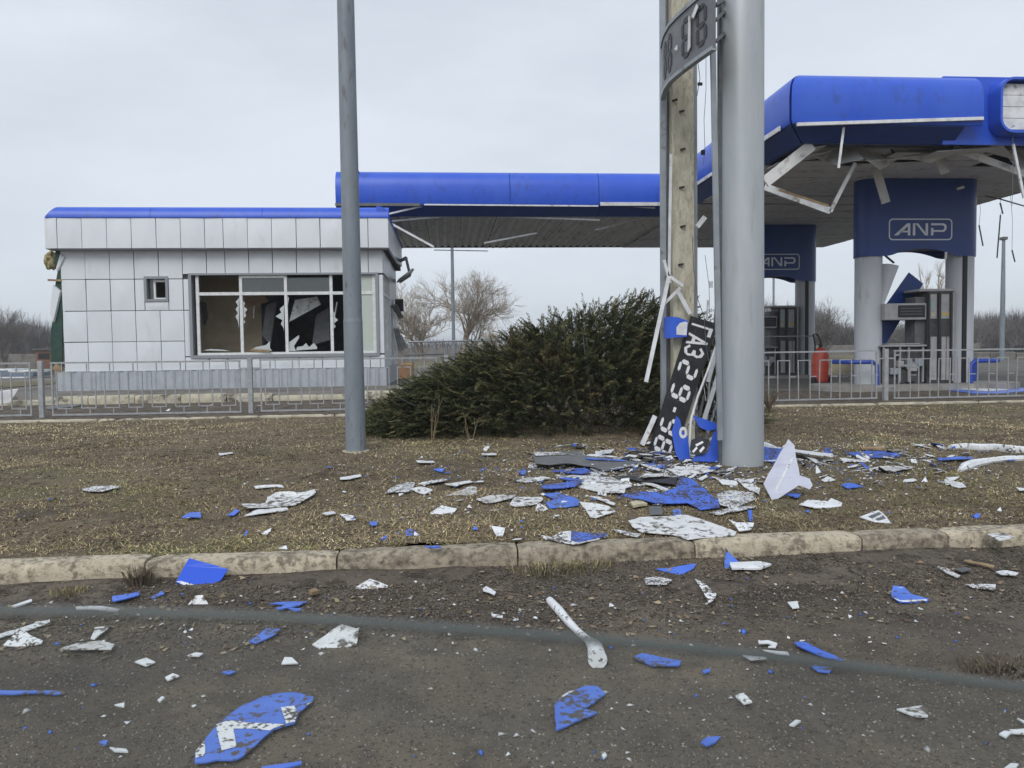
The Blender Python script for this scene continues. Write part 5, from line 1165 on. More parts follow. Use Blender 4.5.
thicket('far_trees', 755, 1090, [(755, 300), (800, 298), (830, 304), (880, 312), (985, 312), (1024, 306), (1090, 308)], 100, 60000, 'far leafless wood behind the pumps', (.145, .13, .13))

# ================================================================ DEBRIS
VW = {'A': (0, 420, 3.012), 'B': (340, 430, 3.012), 'C': (680, 420, 2.977), 'D': (0, 570, 3.012), 'E': (340, 570, 3.012), 'F': (680, 570, 2.977), 'G': (500, 430, 3.938), 'I': (180, 680, 6.827)}
CM = {'w': M_WHITEP, 'm': M_WHITEM, 's': M_WHITES, 'b': M_BLUEP, 'bm': M_BLUEM, 'bc': M_BLUEC, 'd': M_BLACK, 'g': M_GREY, 'c': M_CREAM, 't': M_WOOD, 'l': M_LILAC}
ALT = {'m': [M_WHITEM, M_WHITEM2], 's': [M_WHITES, M_WHITES2, M_WHITEM2], 'b': [M_BLUEP, M_BLUEP2], 'bm': [M_BLUEM, M_BLUEP2]}
def vpts(v, pts): ox, oy, k = VW[v]; return [(ox+a/k, oy+b/k) for a, b in pts]
def frag_mesh(P, nr, th, warp, ragged, seed):
    out = []; rr_ = random.Random(seed)
    for a, b in zip(P, P[1:]+P[:1]):
        L_ = (b-a).length; n = max(1, min(9, int(L_/ragged)))
        for k in range(n):
            q = a.lerp(b, k/n)
            if k: q += Vector((rr_.uniform(-1, 1), rr_.uniform(-1, 1), 0))*min(.004, L_*.03)
            out.append(q)
    if warp:
        c = sum(out, Vector())/len(out)
        out = [q+nr*(warp*2*float(fbm(q.x*5+seed, q.y*5, 17, 2))+warp*.25*((q-c).length/.2)*float(fbm(q.x*2+seed*3, q.y*2, 5, 1))*2) for q in out]
    return MB().prism(out, nr*th)
NFR = [0]
def frag(v, pts, col, label, slope=None, base=None, th=.006, warp=.02, lift=.016, extra=(), name='sign_fragment', cat='sign fragment', group=None, sx=0):
    NFR[0] += 1; seed = NFR[0]
    px = vpts(v, pts) if v else pts; cx = sum(p[0] for p in px)/len(px); cy = sum(p[1] for p in px)/len(px)
    bp = (vpts(v, [base])[0] if v else base) if base else (cx, cy)
    p0 = GR(*bp); g = float(hz(0, p0.y+.05)-hz(0, p0.y-.05))/.1 if slope is None else slope
    if slope is None and 4.8 < p0.y < 5.15: g = 0
    nr = Vector((-sx, -g, 1)).normalized()
    p0.z = float(hz(p0.x, p0.y)); P = [plane_pt(a, b, p0, nr) for a, b in px]
    if slope is None:
        off = sum(float(gz(q.x, q.y))-q.z for q in P)/len(P)+lift
    else: off = float(gz(p0.x, p0.y))-p0.z+lift*.5
    p0 = p0+Vector((0, 0, off)); P = [plane_pt(a, b, p0, nr) for a, b in px]
    c = sum(P, Vector())/len(P); low = min(P, key=lambda q: q.z) if slope is not None else c
    o = frag_mesh(P, nr, th, warp, .045, seed).build(name, random.Random(seed*7).choice(ALT.get(col, [CM[col]])), None, base=low)
    tag(o, label, cat, group)
    for pp, cc in extra:
        Q = [plane_pt(a, b, p0, nr)+nr*(th+.0015) for a, b in (vpts(v, pp) if v else pp)]
        if warp: warp_ = 0
        MB().prism(Q, nr*.0015).build('printed_area', CM[cc], o)
    return o
# --- on the lawn, left
frag('A', [(570, 418), (688, 450), (665, 485), (625, 502), (570, 508), (530, 490)], 'bc', 'clean bright blue panel leaning on the kerb, white lower corner', slope=.85, base=(570, 506), warp=0, extra=[([(532, 489), (545, 487), (600, 502), (572, 507)], 'w')])
frag('A', [(245, 208), (290, 199), (355, 203), (362, 207), (310, 216), (255, 214)], 's', 'speckled white lens shaped scrap alone on the lawn at far left')
frag('A', [(545, 301), (570, 282), (605, 280), (605, 298), (570, 296)], 'b', 'small blue scrap with white edge on the left lawn', extra=[([(547, 300), (570, 292), (572, 297)], 'w')])
frag('A', [(685, 288), (710, 270), (722, 275), (705, 289)], 'b', 'small blue scrap left of the crumpled white foil')
frag('A', [(728, 255), (800, 248), (805, 230), (830, 220), (900, 224), (950, 214), (952, 225), (905, 250), (860, 262), (740, 272)], 's', 'large crumpled speckled white foil on the left lawn', warp=.03)
frag('A', [(735, 288), (780, 270), (865, 264), (868, 272), (800, 283)], 's', 'dirty white strip just below the crumpled white foil')
frag('A', [(765, 200), (850, 197), (855, 203), (770, 207)], 'w', 'thin white strip just above the crumpled white foil')
frag('A', [(658, 101), (700, 96), (702, 101), (662, 106)], 'w', 'thin white strip on the lawn left of the lamp pole foot')
frag('A', [(787, 342), (818, 328), (815, 338), (800, 349)], 'w', 'white triangle chip on the lawn right of the leaning blue panel', slope=.5, base=(800, 349))
frag('A', [(837, 387), (862, 379), (866, 390)], 'w', 'white triangle chip near the kerb right of the leaning blue panel', slope=.6, base=(850, 390))
frag('A', [(735, 350), (742, 334), (747, 338), (740, 352)], 'b', 'upright blue sliver above the leaning blue panel', slope=.7, base=(738, 352))
frag('A', [(970, 285), (1005, 278), (1012, 286), (985, 291)], 'w', 'white scrap right of the crumpled foil on the left lawn')
frag('A', [(338, 532), (422, 524), (418, 534), (340, 546)], 'b', 'blue strip at the kerb foot left of the dark grass tuft')
frag('A', [(455, 537), (490, 515), (497, 518), (495, 526), (462, 541)], 'b', 'slanted blue strip at the kerb foot right of the dark tuft', slope=.3, base=(458, 540))
frag('A', [(568, 560), (590, 532), (612, 532), (630, 560)], 's', 'crumpled dirty white lump below the leaning blue panel', slope=.8, base=(600, 560), warp=.03)
frag('A', [(812, 553), (880, 545), (925, 547), (900, 558), (840, 572), (830, 568), (862, 556)], 'b', 'forked blue scrap on the dirt below the kerb at left centre')
frag('A', [(868, 572), (908, 572), (905, 579), (885, 579)], 'b', 'tiny blue chip under the forked blue scrap')
frag('A', [(228, 566), (360, 568), (355, 577), (230, 576)], 'w', 'straight white strip behind the glass edge at left')
frag('A', [(35, 562), (95, 543), (97, 548), (45, 566)], 'w', 'slim white strip on the dirt at the far left')
frag('A', [(930, 520), (950, 512), (962, 520), (940, 528)], 't', 'yellowish chip on the dirt below the kerb', cat='stone', name='pale_stone', th=.02)
# --- lawn, centre
frag('B', [(0, 146), (60, 136), (65, 142), (30, 152), (0, 153)], 'w', 'flat white scrap just below the lamp pole')
frag('B', [(135, 190), (160, 170), (200, 157), (225, 158), (222, 175), (205, 190)], 's', 'speckled pale triangle on the lawn right of the lamp pole', warp=.02)
frag('B', [(208, 181), (240, 175), (280, 182), (255, 193)], 's', 'speckled white piece touching the pale triangle right of the lamp pole')
frag('B', [(235, 163), (310, 146), (325, 152), (260, 168)], 'm', 'long white piece second from the lamp pole below the bush')
frag('B', [(315, 165), (395, 154), (400, 160), (345, 172)], 'm', 'long white piece third from the lamp pole below the bush')
frag('B', [(318, 197), (385, 172), (408, 170), (412, 192), (375, 198)], 's', 'ragged white wedge on the lawn below the bush centre', warp=.02)
frag('B', [(410, 212), (450, 200), (530, 195), (520, 205), (440, 222)], 's', 'speckled white strip left of the debris heap')
frag('B', [(272, 254), (305, 230), (352, 240), (345, 250), (305, 256)], 'w', 'white five cornered shard alone on the middle lawn', slope=.25, base=(300, 256))
frag('B', [(455, 292), (497, 300), (490, 324), (470, 320)], 'w', 'small white shard with a dark hole near the kerb', slope=.4, base=(475, 322), extra=[([(474, 303), (484, 305), (482, 313), (474, 311)], 'd')])
frag('B', [(198, 300), (215, 298), (244, 320), (220, 322), (198, 320)], 'b', 'small blue chip with white corner near the kerb', slope=.5, base=(210, 321), extra=[([(225, 309), (242, 320), (221, 321)], 'w')])
frag('B', [(85, 280), (112, 276), (112, 287), (95, 290)], 'b', 'blue chip below the lamp pole, upper of two')
frag('B', [(122, 330), (138, 318), (142, 333)], 'b', 'blue chip below the lamp pole, lower of two', slope=.5, base=(132, 333))
frag('B', [(255, 353), (300, 350), (305, 355), (270, 357)], 'b', 'flat blue sliver on the kerb top')
frag('B', [(48, 475), (90, 450), (145, 470), (140, 481), (50, 481)], 'm', 'white triangular shard at the kerb foot left of centre', slope=.45, base=(95, 481), warp=.006)
frag('B', [(430, 482), (440, 473), (470, 490), (465, 498), (432, 488)], 'w', 'small white shard at the kerb foot in the centre')
frag('B', [(0, 258), (40, 260), (47, 268), (20, 271)], 'w', 'white slip on the lawn straight below the lamp pole')
frag('B', [(425, 72), (470, 72), (472, 78), (430, 79)], 'w', 'white slip at the foot of the bush')
frag('B', [(228, 95), (280, 92), (285, 97), (235, 100)], 'w', 'white slip on the lawn between lamp pole and bush foot')
frag('B', [(280, 118), (315, 116), (310, 125)], 'b', 'small blue slip on the lawn below the bush, left one')
frag('B', [(535, 125), (560, 124), (560, 136), (545, 135)], 'b', 'small blue slip on the lawn below the bush, right one')
# --- the heap left of the pillar
frag('G', [(128, 86), (305, 86), (330, 100), (510, 120), (580, 128), (420, 160), (270, 134), (140, 133)], 'g', 'broad dark sheet with white edge at the back of the heap', slope=.12, base=(300, 160), lift=.06, warp=.03, extra=[([(130, 90), (304, 89), (318, 99), (140, 104)], 's'), ([(430, 156), (575, 128), (560, 138), (440, 159)], 's'), ([(330, 112), (500, 122), (490, 126), (350, 118)], 'b')])
frag('G', [(455, 186), (700, 183), (690, 216), (560, 206)], 'd', 'black sheet lying between the white board and blue sail piece', warp=.02, extra=[([(455, 187), (698, 184), (695, 188), (470, 190)], 's')])
frag('G', [(218, 180), (395, 157), (425, 180), (520, 225), (495, 232), (490, 250), (400, 246), (300, 222)], 'm', 'large white angular board in the middle of the heap', lift=.05, warp=.015, slope=.02, base=(390, 246))
frag('G', [(160, 222), (300, 200), (325, 205), (300, 220), (200, 235), (165, 235)], 'bm', 'blue strip tucked under the large white board', lift=.03)
frag('G', [(165, 250), (230, 248), (310, 275), (310, 298), (195, 310), (180, 290), (215, 275)], 'bm', 'muddy blue piece left of the white fan shard')
frag('G', [(38, 295), (60, 265), (160, 265), (170, 275), (150, 295), (60, 307)], 's', 'speckled white piece left of the muddy blue piece')
frag('G', [(313, 280), (370, 290), (430, 305), (455, 325), (380, 350), (355, 345)], 'm', 'white fan shaped shard below the large white board', slope=.15, base=(380, 350))
frag('G', [(150, 410), (200, 425), (235, 405), (280, 400), (330, 408), (420, 410), (425, 422), (310, 450), (290, 452), (240, 445), (180, 432)], 'm', 'half white half blue pointed piece above the kerb', warp=.006, extra=[([(280, 402), (330, 409), (418, 411), (423, 421), (310, 448), (279, 440)], 'bm')])
frag('G', [(440, 392), (520, 405), (555, 412), (545, 425), (490, 412)], 's', 'narrow white piece left of the big white front board')
frag('G', [(505, 360), (550, 345), (730, 335), (930, 400), (925, 415), (740, 430), (680, 410), (560, 403), (520, 380)], 'm', 'big white board nearest the kerb below the heap', lift=.045, slope=.06, base=(700, 428), warp=.012)
frag('G', [(475, 258), (520, 250), (640, 248), (690, 228), (715, 188), (760, 192), (820, 250), (860, 280), (865, 310), (790, 320), (740, 290), (620, 295)], 'bm', 'big curved blue sail shaped piece in front of the pillar', slope=.16, base=(700, 318), warp=.02)
frag('G', [(850, 250), (900, 238), (1000, 250), (1010, 270), (930, 308), (865, 295)], 's', 'speckled white piece right of the blue sail piece')
frag('G', [(850, 195), (930, 205), (938, 214), (930, 221), (875, 218)], 'w', 'curved white piece at the pillar foot', slope=.2, base=(890, 220))
frag('G', [(930, 195), (960, 195), (1024, 230), (1020, 260), (960, 225)], 'm', 'white strip slanting below the round pillar')
frag('G', [(820, 328), (930, 305), (1010, 297), (1000, 308), (860, 338)], 's', 'white strip under the speckled piece right of the blue sail')
frag('G', [(900, 355), (930, 368), (975, 365), (1000, 368), (990, 395), (940, 405), (925, 380)], 'w', 'small white bracket shaped shard beyond the big front board', slope=.4, base=(950, 404), extra=[([(948, 378), (960, 377), (958, 385), (948, 386)], 'd')])
frag('G', [(975, 315), (990, 315), (994, 358), (982, 358)], 'b', 'upright blue pin shard stuck in the lawn', slope=3, base=(987, 358), warp=0)
frag('G', [(680, 318), (712, 315), (714, 335), (682, 337)], 'b', 'small blue square above the big front board', slope=.3, base=(698, 336))
frag('G', [(585, 305), (635, 302), (640, 335), (590, 335)], 'g', 'small dark grey square above the big front board', slope=.3, base=(612, 335))
frag('G', [(555, 180), (660, 170), (665, 183), (565, 193)], 's', 'white strip on the black sheet in the heap', lift=.03)
frag('G', [(555, 140), (570, 137), (660, 168), (655, 176)], 'm', 'white stick shaped strip slanting behind the black sheet', lift=.03)
frag('G', [(555, 210), (580, 207), (665, 232), (655, 241)], 'm', 'white strip slanting left of the blue sail tip', lift=.02)
frag('G', [(515, 292), (545, 283), (580, 300), (525, 306)], 'c', 'cream foam lump under the blue sail piece', th=.02)
frag('G', [(740, 190), (770, 173), (775, 180), (752, 193)], 'w', 'short white stick behind the blue sail, left of two')
frag('G', [(780, 192), (812, 180), (818, 186), (790, 200)], 'w', 'short white stick behind the blue sail, right of two')
frag('G', [(50, 197), (170, 185), (200, 195), (100, 212)], 's', 'speckled grey white sheet at the left of the heap')
frag('G', [(355, 260), (390, 265), (455, 290), (450, 297), (385, 275)], 'm', 'thin white strip below the large white board')
frag('G', [(0, 264), (45, 255), (60, 262), (0, 277)], 's', 'small speckled white strip at the left tip of the heap')
frag('G', [(570, 135), (640, 140), (660, 150), (600, 150)], 'bm', 'blue strip behind the black sheet')
frag('G', [(650, 150), (800, 140), (850, 150), (840, 165), (700, 178)], 's', 'speckled scrap sheet right under the fallen price board')
# --- right of the pillar
frag('C', [(248, 190), (322, 57), (340, 75), (355, 165), (385, 175), (394, 195), (385, 207), (352, 195), (290, 235), (272, 238)], 'l', 'tall pale lilac shard standing on the lawn beside the pillar', slope=2.6, base=(275, 238), warp=.006, th=.006, extra=[([(270, 228), (277, 230), (338, 112), (333, 108)], 'w')])
frag('C', [(355, 255), (380, 240), (440, 245), (450, 237), (483, 250), (480, 258), (400, 265)], 'w', 'white crumpled piece right of the lilac shard', slope=.12, base=(400, 264))
frag('C', [(535, 290), (590, 270), (605, 280), (628, 308), (580, 305)], 'w', 'white piece with two grey bars above the kerb at right', slope=.1, base=(580, 306), warp=.004, extra=[([(560, 290), (592, 277), (600, 282), (572, 296)], 'g'), ([(580, 298), (606, 288), (612, 296), (592, 302)], 'g')])
frag('C', [(420, 180), (440, 170), (463, 180), (430, 184)], 'w', 'white chip behind the lilac shard')
frag('C', [(312, 225), (345, 218), (360, 225), (350, 235)], 'b', 'blue chip at the right foot of the lilac shard')
frag('C', [(480, 194), (510, 189), (545, 198), (500, 204)], 'b', 'flat blue scrap on the lawn right of the lilac shard')
frag('C', [(788, 178), (840, 185), (852, 200), (830, 203), (790, 190)], 'w', 'white block shaped scrap below the white bent strips')
frag('C', [(715, 187), (730, 168), (740, 187)], 'w', 'white pointed chip left of the white block scrap', slope=.6, base=(728, 187))
frag('C', [(942, 273), (952, 262), (956, 276)], 'w', 'tiny white pointed chip at far right of the lawn', slope=.6, base=(950, 276))
frag('C', [(872, 289), (888, 281), (894, 290), (882, 294)], 'b', 'tiny blue chip at far right of the lawn')
frag('C', [(247, 80), (320, 84), (345, 100), (335, 128), (300, 132), (247, 120)], 'bm', 'dark blue sheet lying behind the lilac shard', slope=.18, base=(290, 130))
frag('C', [(247, 68), (310, 85), (455, 103), (455, 110), (330, 96), (247, 78)], 'w', 'long white strip lying behind the lilac shard', lift=.06)
frag('C', [(335, 88), (345, 86), (428, 131), (420, 136)], 'w', 'white stick propped against the long strip behind the shard', slope=.1, base=(424, 134))
frag('C', [(475, 116), (545, 118), (552, 128), (485, 123)], 'w', 'white strip end on the lawn right of the pillar')
frag('C', [(765, 115), (870, 112), (870, 119), (770, 122)], 'bm', 'flat dark blue strip left of the bent white strips')
frag('C', [(535, 84), (610, 82), (612, 87), (540, 89)], 't', 'straight brown stick on the lawn right of the pillar', name='stick', cat='stick', th=.02)
frag('C', [(450, 328), (520, 335), (560, 345), (500, 348)][0:0] or [(915, 340), (960, 338), (995, 352), (950, 360)], 's', 'speckled white scrap near the right edge of the lawn')
frag('C', [(1000, 205), (1024, 207), (1040, 212), (1010, 214)], 'w', 'white strip cut by the right edge of the picture')
frag('C', [(490, 100), (560, 92), (640, 96), (660, 108), (600, 116), (520, 108)], 'bm', 'muddy blue sheet half buried right of the pillar', warp=.02)
frag('C', [(560, 145), (640, 135), (700, 140), (640, 155)], 's', 'speckled grey sheet on the lawn between pillar and white strips')
def bent_tube(view, pts, rs, label, m=M_WHITEP, name='bent_strip', flat=.5, lift=0):
    px = vpts(view, pts); P = []
    for (a, b), r in zip(px, rs):
        p = GR(a, b); z = float(gz(p.x, p.y))+r*flat+lift; P.append(PZ(a, b, z))
    mb = MB(); mb.tube(P, list(rs), 8); mb.v = [tuple(v) for v in mb.v]
    o = mb.build(name, m, None, smooth=True, base=P[0]); return tag(o, label, 'plastic strip')
bent_tube('C', [(805, 82), (850, 80), (890, 84), (935, 82), (985, 88), (1030, 90)], (.035, .045, .05, .045, .05, .04), 'white folded strip lying across the right lawn, upper one')
bent_tube('C', [(832, 150), (850, 140), (870, 132), (920, 122), (970, 116), (1030, 114)], (.02, .05, .05, .035, .035, .03), 'white bent strip lying across the right lawn, lower one')
# --- along the kerb and on the road
frag('C', [(132, 440), (135, 380), (150, 400), (172, 420), (190, 450), (140, 448)], 'b', 'blue shard standing against the kerb right of centre', slope=1.6, base=(150, 449), warp=.004)
frag('C', [(148, 430), (240, 427), (272, 433), (240, 442), (155, 445)], 'w', 'white slab lying before the blue shard at the kerb', th=.012)
frag('C', [(-72, 445), (0, 437), (48, 430), (40, 445), (0, 462), (-20, 455)], 'b', 'blue pointed piece at the kerb foot below the big white board', slope=.2, base=(0, 460))
frag('B', [(915, 448), (950, 442), (1000, 452), (985, 465), (920, 465)], 's', 'white speckled chip left of the blue pointed piece at the kerb')
frag('C', [(45, 478), (75, 490), (108, 520), (105, 535), (85, 548), (72, 520)], 'm', 'white curved triangle shard on the dirt below the kerb', slope=.2, base=(85, 548))
frag('C', [(320, 545), (350, 542), (355, 560), (335, 563)], 'w', 'small white chip on the dirt right of the triangle shard')
frag('C', [(628, 515), (635, 498), (665, 500), (690, 520), (745, 535), (735, 542), (655, 547), (630, 530)], 'b', 'blue boot shaped piece on the dirt at right', slope=.15, base=(650, 547), extra=[([(636, 499), (664, 500), (662, 504), (637, 503)], 'w'), ([(632, 531), (655, 541), (735, 538), (734, 542), (656, 546)], 'w')])
frag('C', [(940, 455), (975, 451), (1008, 458), (1000, 464), (955, 462)], 'w', 'white fish shaped chip on the dirt at far right')
frag('C', [(765, 440), (795, 445), (835, 465), (825, 470)], 's', 'pale stick like strip on the dirt left of the fish shaped chip')
frag('C', [(850, 490), (940, 495), (938, 508), (870, 498)], 's', 'pale double strip on the dirt below the fish shaped chip')
frag('C', [(815, 445), (850, 438), (870, 448), (840, 455)], 'g', 'grey scrap on the dirt left of the fish shaped chip')
frag('C', [(845, 423), (850, 420), (937, 439), (932, 443)], 't', 'straw coloured stick on the dirt at right', name='stick', cat='stick', th=.008)
frag('D', [(10, 230), (50, 185), (60, 182), (130, 215), (125, 225), (60, 233)], 'm', 'crumpled white triangle at the left edge below the glass edge', slope=.3, base=(60, 233), warp=.02)
frag('D', [(-10, 198), (75, 170), (120, 157), (150, 151), (150, 159), (85, 180), (-10, 209)], 'w', 'long white strip entering from the left edge')
frag('D', [(273, 210), (285, 175), (335, 168), (320, 185), (285, 212)], 'm', 'white leaf shaped shard below the glass edge at left')
frag('D', [(178, 245), (230, 228), (300, 218), (345, 230), (335, 245)], 's', 'dirty white wedge under the leaf shaped shard')
frag('D', [(405, 277), (440, 267), (468, 277), (440, 288)], 'w', 'white diamond chip on the asphalt at left')
frag('D', [(848, 290), (858, 268), (880, 268), (898, 285)], 'w', 'white rounded chip on the asphalt above the lettered blue piece', slope=.3, base=(870, 290))
frag('D', [(940, 222), (1000, 180), (1030, 165), (1080, 180), (1074, 228), (1024, 232), (960, 232)], 's', 'pale crumpled piece below the glass edge left of centre', warp=.02, slope=.2, base=(1010, 232))
frag('D', [(750, 215), (800, 180), (845, 180), (830, 195), (770, 220)], 'b', 'blue strip below the glass edge left of the pale crumpled piece')
frag('D', [(565, 258), (590, 250), (612, 254), (600, 262)], 'w', 'slim white chip below the glass edge at left centre')
frag('D', [(497, 322), (520, 312), (540, 318), (505, 330)], 'w', 'pointed white chip on the asphalt near the diamond chip')
frag('D', [(668, 307), (690, 300), (710, 305), (690, 315)], 'b', 'small blue chip on the asphalt above the lettered piece')
frag('D', [(-10, 367), (90, 362), (195, 362), (195, 371), (90, 371), (-10, 377)], 'b', 'straight blue bar entering from the left edge')
frag('D', [(475, 402), (488, 391), (497, 394), (482, 407)], 'w', 'tiny white chip above left of the lettered blue piece')
frag('D', [(345, 415), (375, 407), (374, 417)], 'w', 'tiny white chip right of the straight blue bar')
frag('D', [(330, 535), (380, 540), (386, 548), (345, 547)], 'w', 'white slip left of the lettered blue piece')
frag('D', [(296, 525), (310, 517), (326, 521), (318, 532)], 'b', 'small blue chip beside the white slip at bottom left')
frag('I', [(100, 573), (105, 500), (165, 430), (180, 400), (250, 320), (330, 250), (420, 185), (560, 125), (680, 98), (780, 92), (910, 120), (905, 160), (865, 185), (810, 235), (785, 300), (720, 318), (640, 345), (570, 400), (490, 480), (420, 535), (370, 555), (250, 553), (180, 570)], 'b',
     'large curved blue sign piece with white letter strokes at bottom left', warp=0, extra=[
     ([(245, 320), (340, 287), (480, 305), (710, 317), (640, 343), (615, 358), (480, 345), (365, 345), (385, 468), (285, 495), (262, 400)], 'm'), ([(690, 200), (780, 190), (803, 238), (785, 298), (725, 310)], 'm'), ([(106, 545), (109, 500), (165, 432), (172, 470), (172, 512), (155, 535)], 'm'), ([(865, 178), (900, 164), (866, 184)], 'w')])
frag('I', [(560, 597), (700, 575), (830, 560), (830, 575), (700, 600), (560, 612)], 'b', 'blue strip at the bottom edge right of the lettered piece')
frag('E', [(645, 405), (690, 375), (740, 352), (775, 353), (800, 375), (735, 420), (775, 432), (650, 485)], 'b', 'blue zigzag piece on the asphalt at bottom centre', warp=.004, extra=[])
frag('E', [(668, 379), (690, 366), (714, 362), (692, 380)], 'w', 'white sliver touching the blue zigzag piece')
frag('E', [(880, 262), (910, 250), (980, 265), (1028, 275), (1022, 290), (940, 288)], 'b', 'blue strip below the glass edge right of centre')
frag('E', [(455, 132), (490, 138), (490, 143), (460, 140)], 'w', 'thin white sliver on the dirt above the glass edge')
frag('E', [(788, 566), (798, 558), (804, 568), (794, 577)], 'w', 'tiny white chip near the bottom edge right of centre')
frag('F', [(232, 215), (262, 213), (290, 222), (285, 235), (262, 234), (275, 226), (262, 221), (235, 222)], 'w', 'white hook shaped chip behind the glass edge at right')
frag('F', [(248, 242), (320, 243), (325, 252), (290, 250)], 'w', 'white slip just below the hook shaped chip')
frag('F', [(185, 253), (250, 262), (258, 268), (210, 271)], 'w', 'white rounded slip below the glass edge at right')
frag('F', [(340, 218), (375, 218), (485, 268), (430, 262), (350, 230)], 'b', 'long blue pointed strip crossing behind the glass edge at right')
frag('F', [(385, 283), (460, 290), (445, 305), (410, 300)], 'b', 'blue scrap just under the glass edge at right')
frag('F', [(163, 380), (190, 375), (215, 400), (190, 405)], 'm', 'white four cornered chip on the asphalt right of the zigzag piece')
frag('F', [(65, 303), (90, 293), (90, 302), (72, 308)], 'b', 'tiny blue chip on the asphalt above the four cornered chip')
frag('F', [(325, 470), (345, 453), (360, 455), (340, 473)], 'w', 'white slip on the asphalt right of the four cornered chip')
frag('F', [(645, 412), (720, 403), (738, 415), (738, 437), (700, 437)], 'm', 'white pentagon chip on the asphalt at right')
frag('F', [(62, 520), (80, 503), (122, 497), (105, 515), (80, 529)], 'b', 'blue chip near the bottom edge right of centre')
frag('F', [(950, 490), (970, 478), (1030, 475), (1030, 488), (985, 487), (970, 502)], 'w', 'white hook shaped piece at the right edge near the bottom')
frag('F', [(965, 588), (985, 578), (1008, 582), (1000, 592)], 'w', 'white chip cut by the bottom edge at right')
frag('F', [(1003, 445), (1030, 455), (1030, 461)], 'w', 'white sliver at the right edge of the asphalt')
# white table leg shaped post on the road
q = vpts('E', [(632, 92), (660, 122), (690, 158), (722, 190), (748, 212), (768, 232), (776, 270)]); P = []; R_ = (.022, .025, .021, .018, .020, .036, .044)
for (a, b), r in zip(q, R_):
    p = GR(a, b); P.append(PZ(a, b, float(gz(p.x, p.y))+r*.8))
lg = empty('plastic_post', P[3]-Vector((0, 0, .02)), 'broken white plastic post lying across the glass edge line', 'post')
MB().tube(P[:5], R_[:5], 14).build('shaft', M_WHITEP, lg, smooth=True); MB().tube(P[4:], R_[4:], 14).build('flared_foot', M_WHITEP, lg, smooth=True)
# small chips, too alike to tell apart
def chip_proto(seed, m):
    r_ = random.Random(seed); n = r_.choice((3, 4, 4, 5)); P = []
    for k in range(n): t = 6.283*k/n+r_.uniform(-.4, .4); P.append(Vector((math.cos(t)*r_.uniform(.5, 1), math.sin(t)*r_.uniform(.3, .9), 0)))
    o = MB().prism(P, (0, 0, .12)).build('plastic_chip', m, None); return o
protos = {c: [chip_proto(s_*10+i, CM[c]) for i in range(5)] for s_, c in enumerate(('w', 'b', 's', 'd', 'bm'))}
def scatter(n, region, cols, size, label, group, cat='chip', tilt=.25, el=(1, 1), name='plastic_chip'):
    for k in range(n):
        px = region(k); p = GR(*px); z = float(gz(p.x, p.y)); c = random.choice(cols); o = random.choice(protos[c]).copy(); COL.objects.link(o)
        s_ = size[0]+(size[1]-size[0])*random.random()**2; o.name = name; o.scale = (s_*el[0], s_*el[1], max(.03, s_*.35)); o.location = (p.x, p.y, z+(.018 if p.y > 5.1 else .006)); o.rotation_euler = (random.gauss(0, tilt), random.gauss(0, tilt), random.uniform(0, 6.28)); tag(o, label, cat, group)
def gauss_px(cx, cy, sx_, sy_):
    def f(k):
        while True:
            a, b = random.gauss(cx, sx_), random.gauss(cy, sy_)
            if 5 < a < 1019 and 440 < b < 560-.045*a+30 and not (720 < a < 765 and b < 468): return a, b
    return f
def rect_px(a, b, c, d): return lambda k: (random.uniform(a, b), random.uniform(c, d))
scatter(100, gauss_px(655, 474, 78, 14), 'wwwssb', (.03, .10), 'small plastic chip among the debris heap round the pylon', 'chips in the heap')
scatter(44, gauss_px(660, 458, 60, 7), ('d', 's', 'w', 'bm', 'w'), (.06, .14), 'small flat scrap in the back of the debris heap', 'flat scraps in the heap', tilt=.25)
scatter(66, gauss_px(870, 462, 75, 11), ('w', 's', 'w', 'bm', 'd', 'w'), (.04, .13), 'small plastic scrap on the lawn right of the round pillar', 'scraps right of the pillar', tilt=.3)
scatter(26, gauss_px(480, 490, 70, 22), 'wwsb', (.02, .055), 'tiny plastic chip on the lawn below the juniper bush', 'chips below the bush')
scatter(14, rect_px(10, 330, 470, 545), 'wwb', (.008, .02), 'tiny plastic chip on the left lawn', 'chips on the left lawn')
scatter(14, rect_px(760, 1010, 485, 525), 'wwb', (.015, .04), 'tiny plastic chip on the lawn above the right kerb', 'chips above the right kerb')
scatter(22, rect_px(560, 1015, 575, 650), 'wwwb', (.009, .02), 'tiny plastic chip on the dirt before the right kerb', 'chips on the right dirt')
scatter(16, rect_px(10, 540, 598, 660), 'wwb', (.008, .016), 'tiny plastic chip on the dirt before the left kerb', 'chips on the left dirt')
scatter(8, rect_px(770, 1020, 402, 420), 'ws', (.03, .07), 'white scrap on the grass just before the right fence', 'scraps by the right fence')
scatter(8, rect_px(60, 330, 396, 412), 'ws', (.04, .09), 'white scrap on the soil before the kiosk', 'scraps before the kiosk')
scatter(34, gauss_px(850, 461, 70, 9), ('w', 's', 'd', 'bm', 'bm', 's'), (.04, .10), 'thin torn strip on the lawn right of the round pillar', 'strips right of the pillar', 'strip', .18, (2.8, .6), 'torn_strip')
scatter(30, gauss_px(650, 458, 55, 8), ('w', 's', 'd', 'bm', 's', 'd'), (.03, .08), 'thin torn strip in the heap left of the round pillar', 'strips in the heap', 'strip', .2, (2.6, .6), 'torn_strip')
scatter(44, gauss_px(645, 459, 52, 8), ('d', 's', 'd', 'd', 'bm', 's', 'w'), (.09, .22), 'flat broken sheet in the heap under the fallen price board', 'sheets in the heap', 'sheet', .06, (1.3, .8), 'broken_sheet')
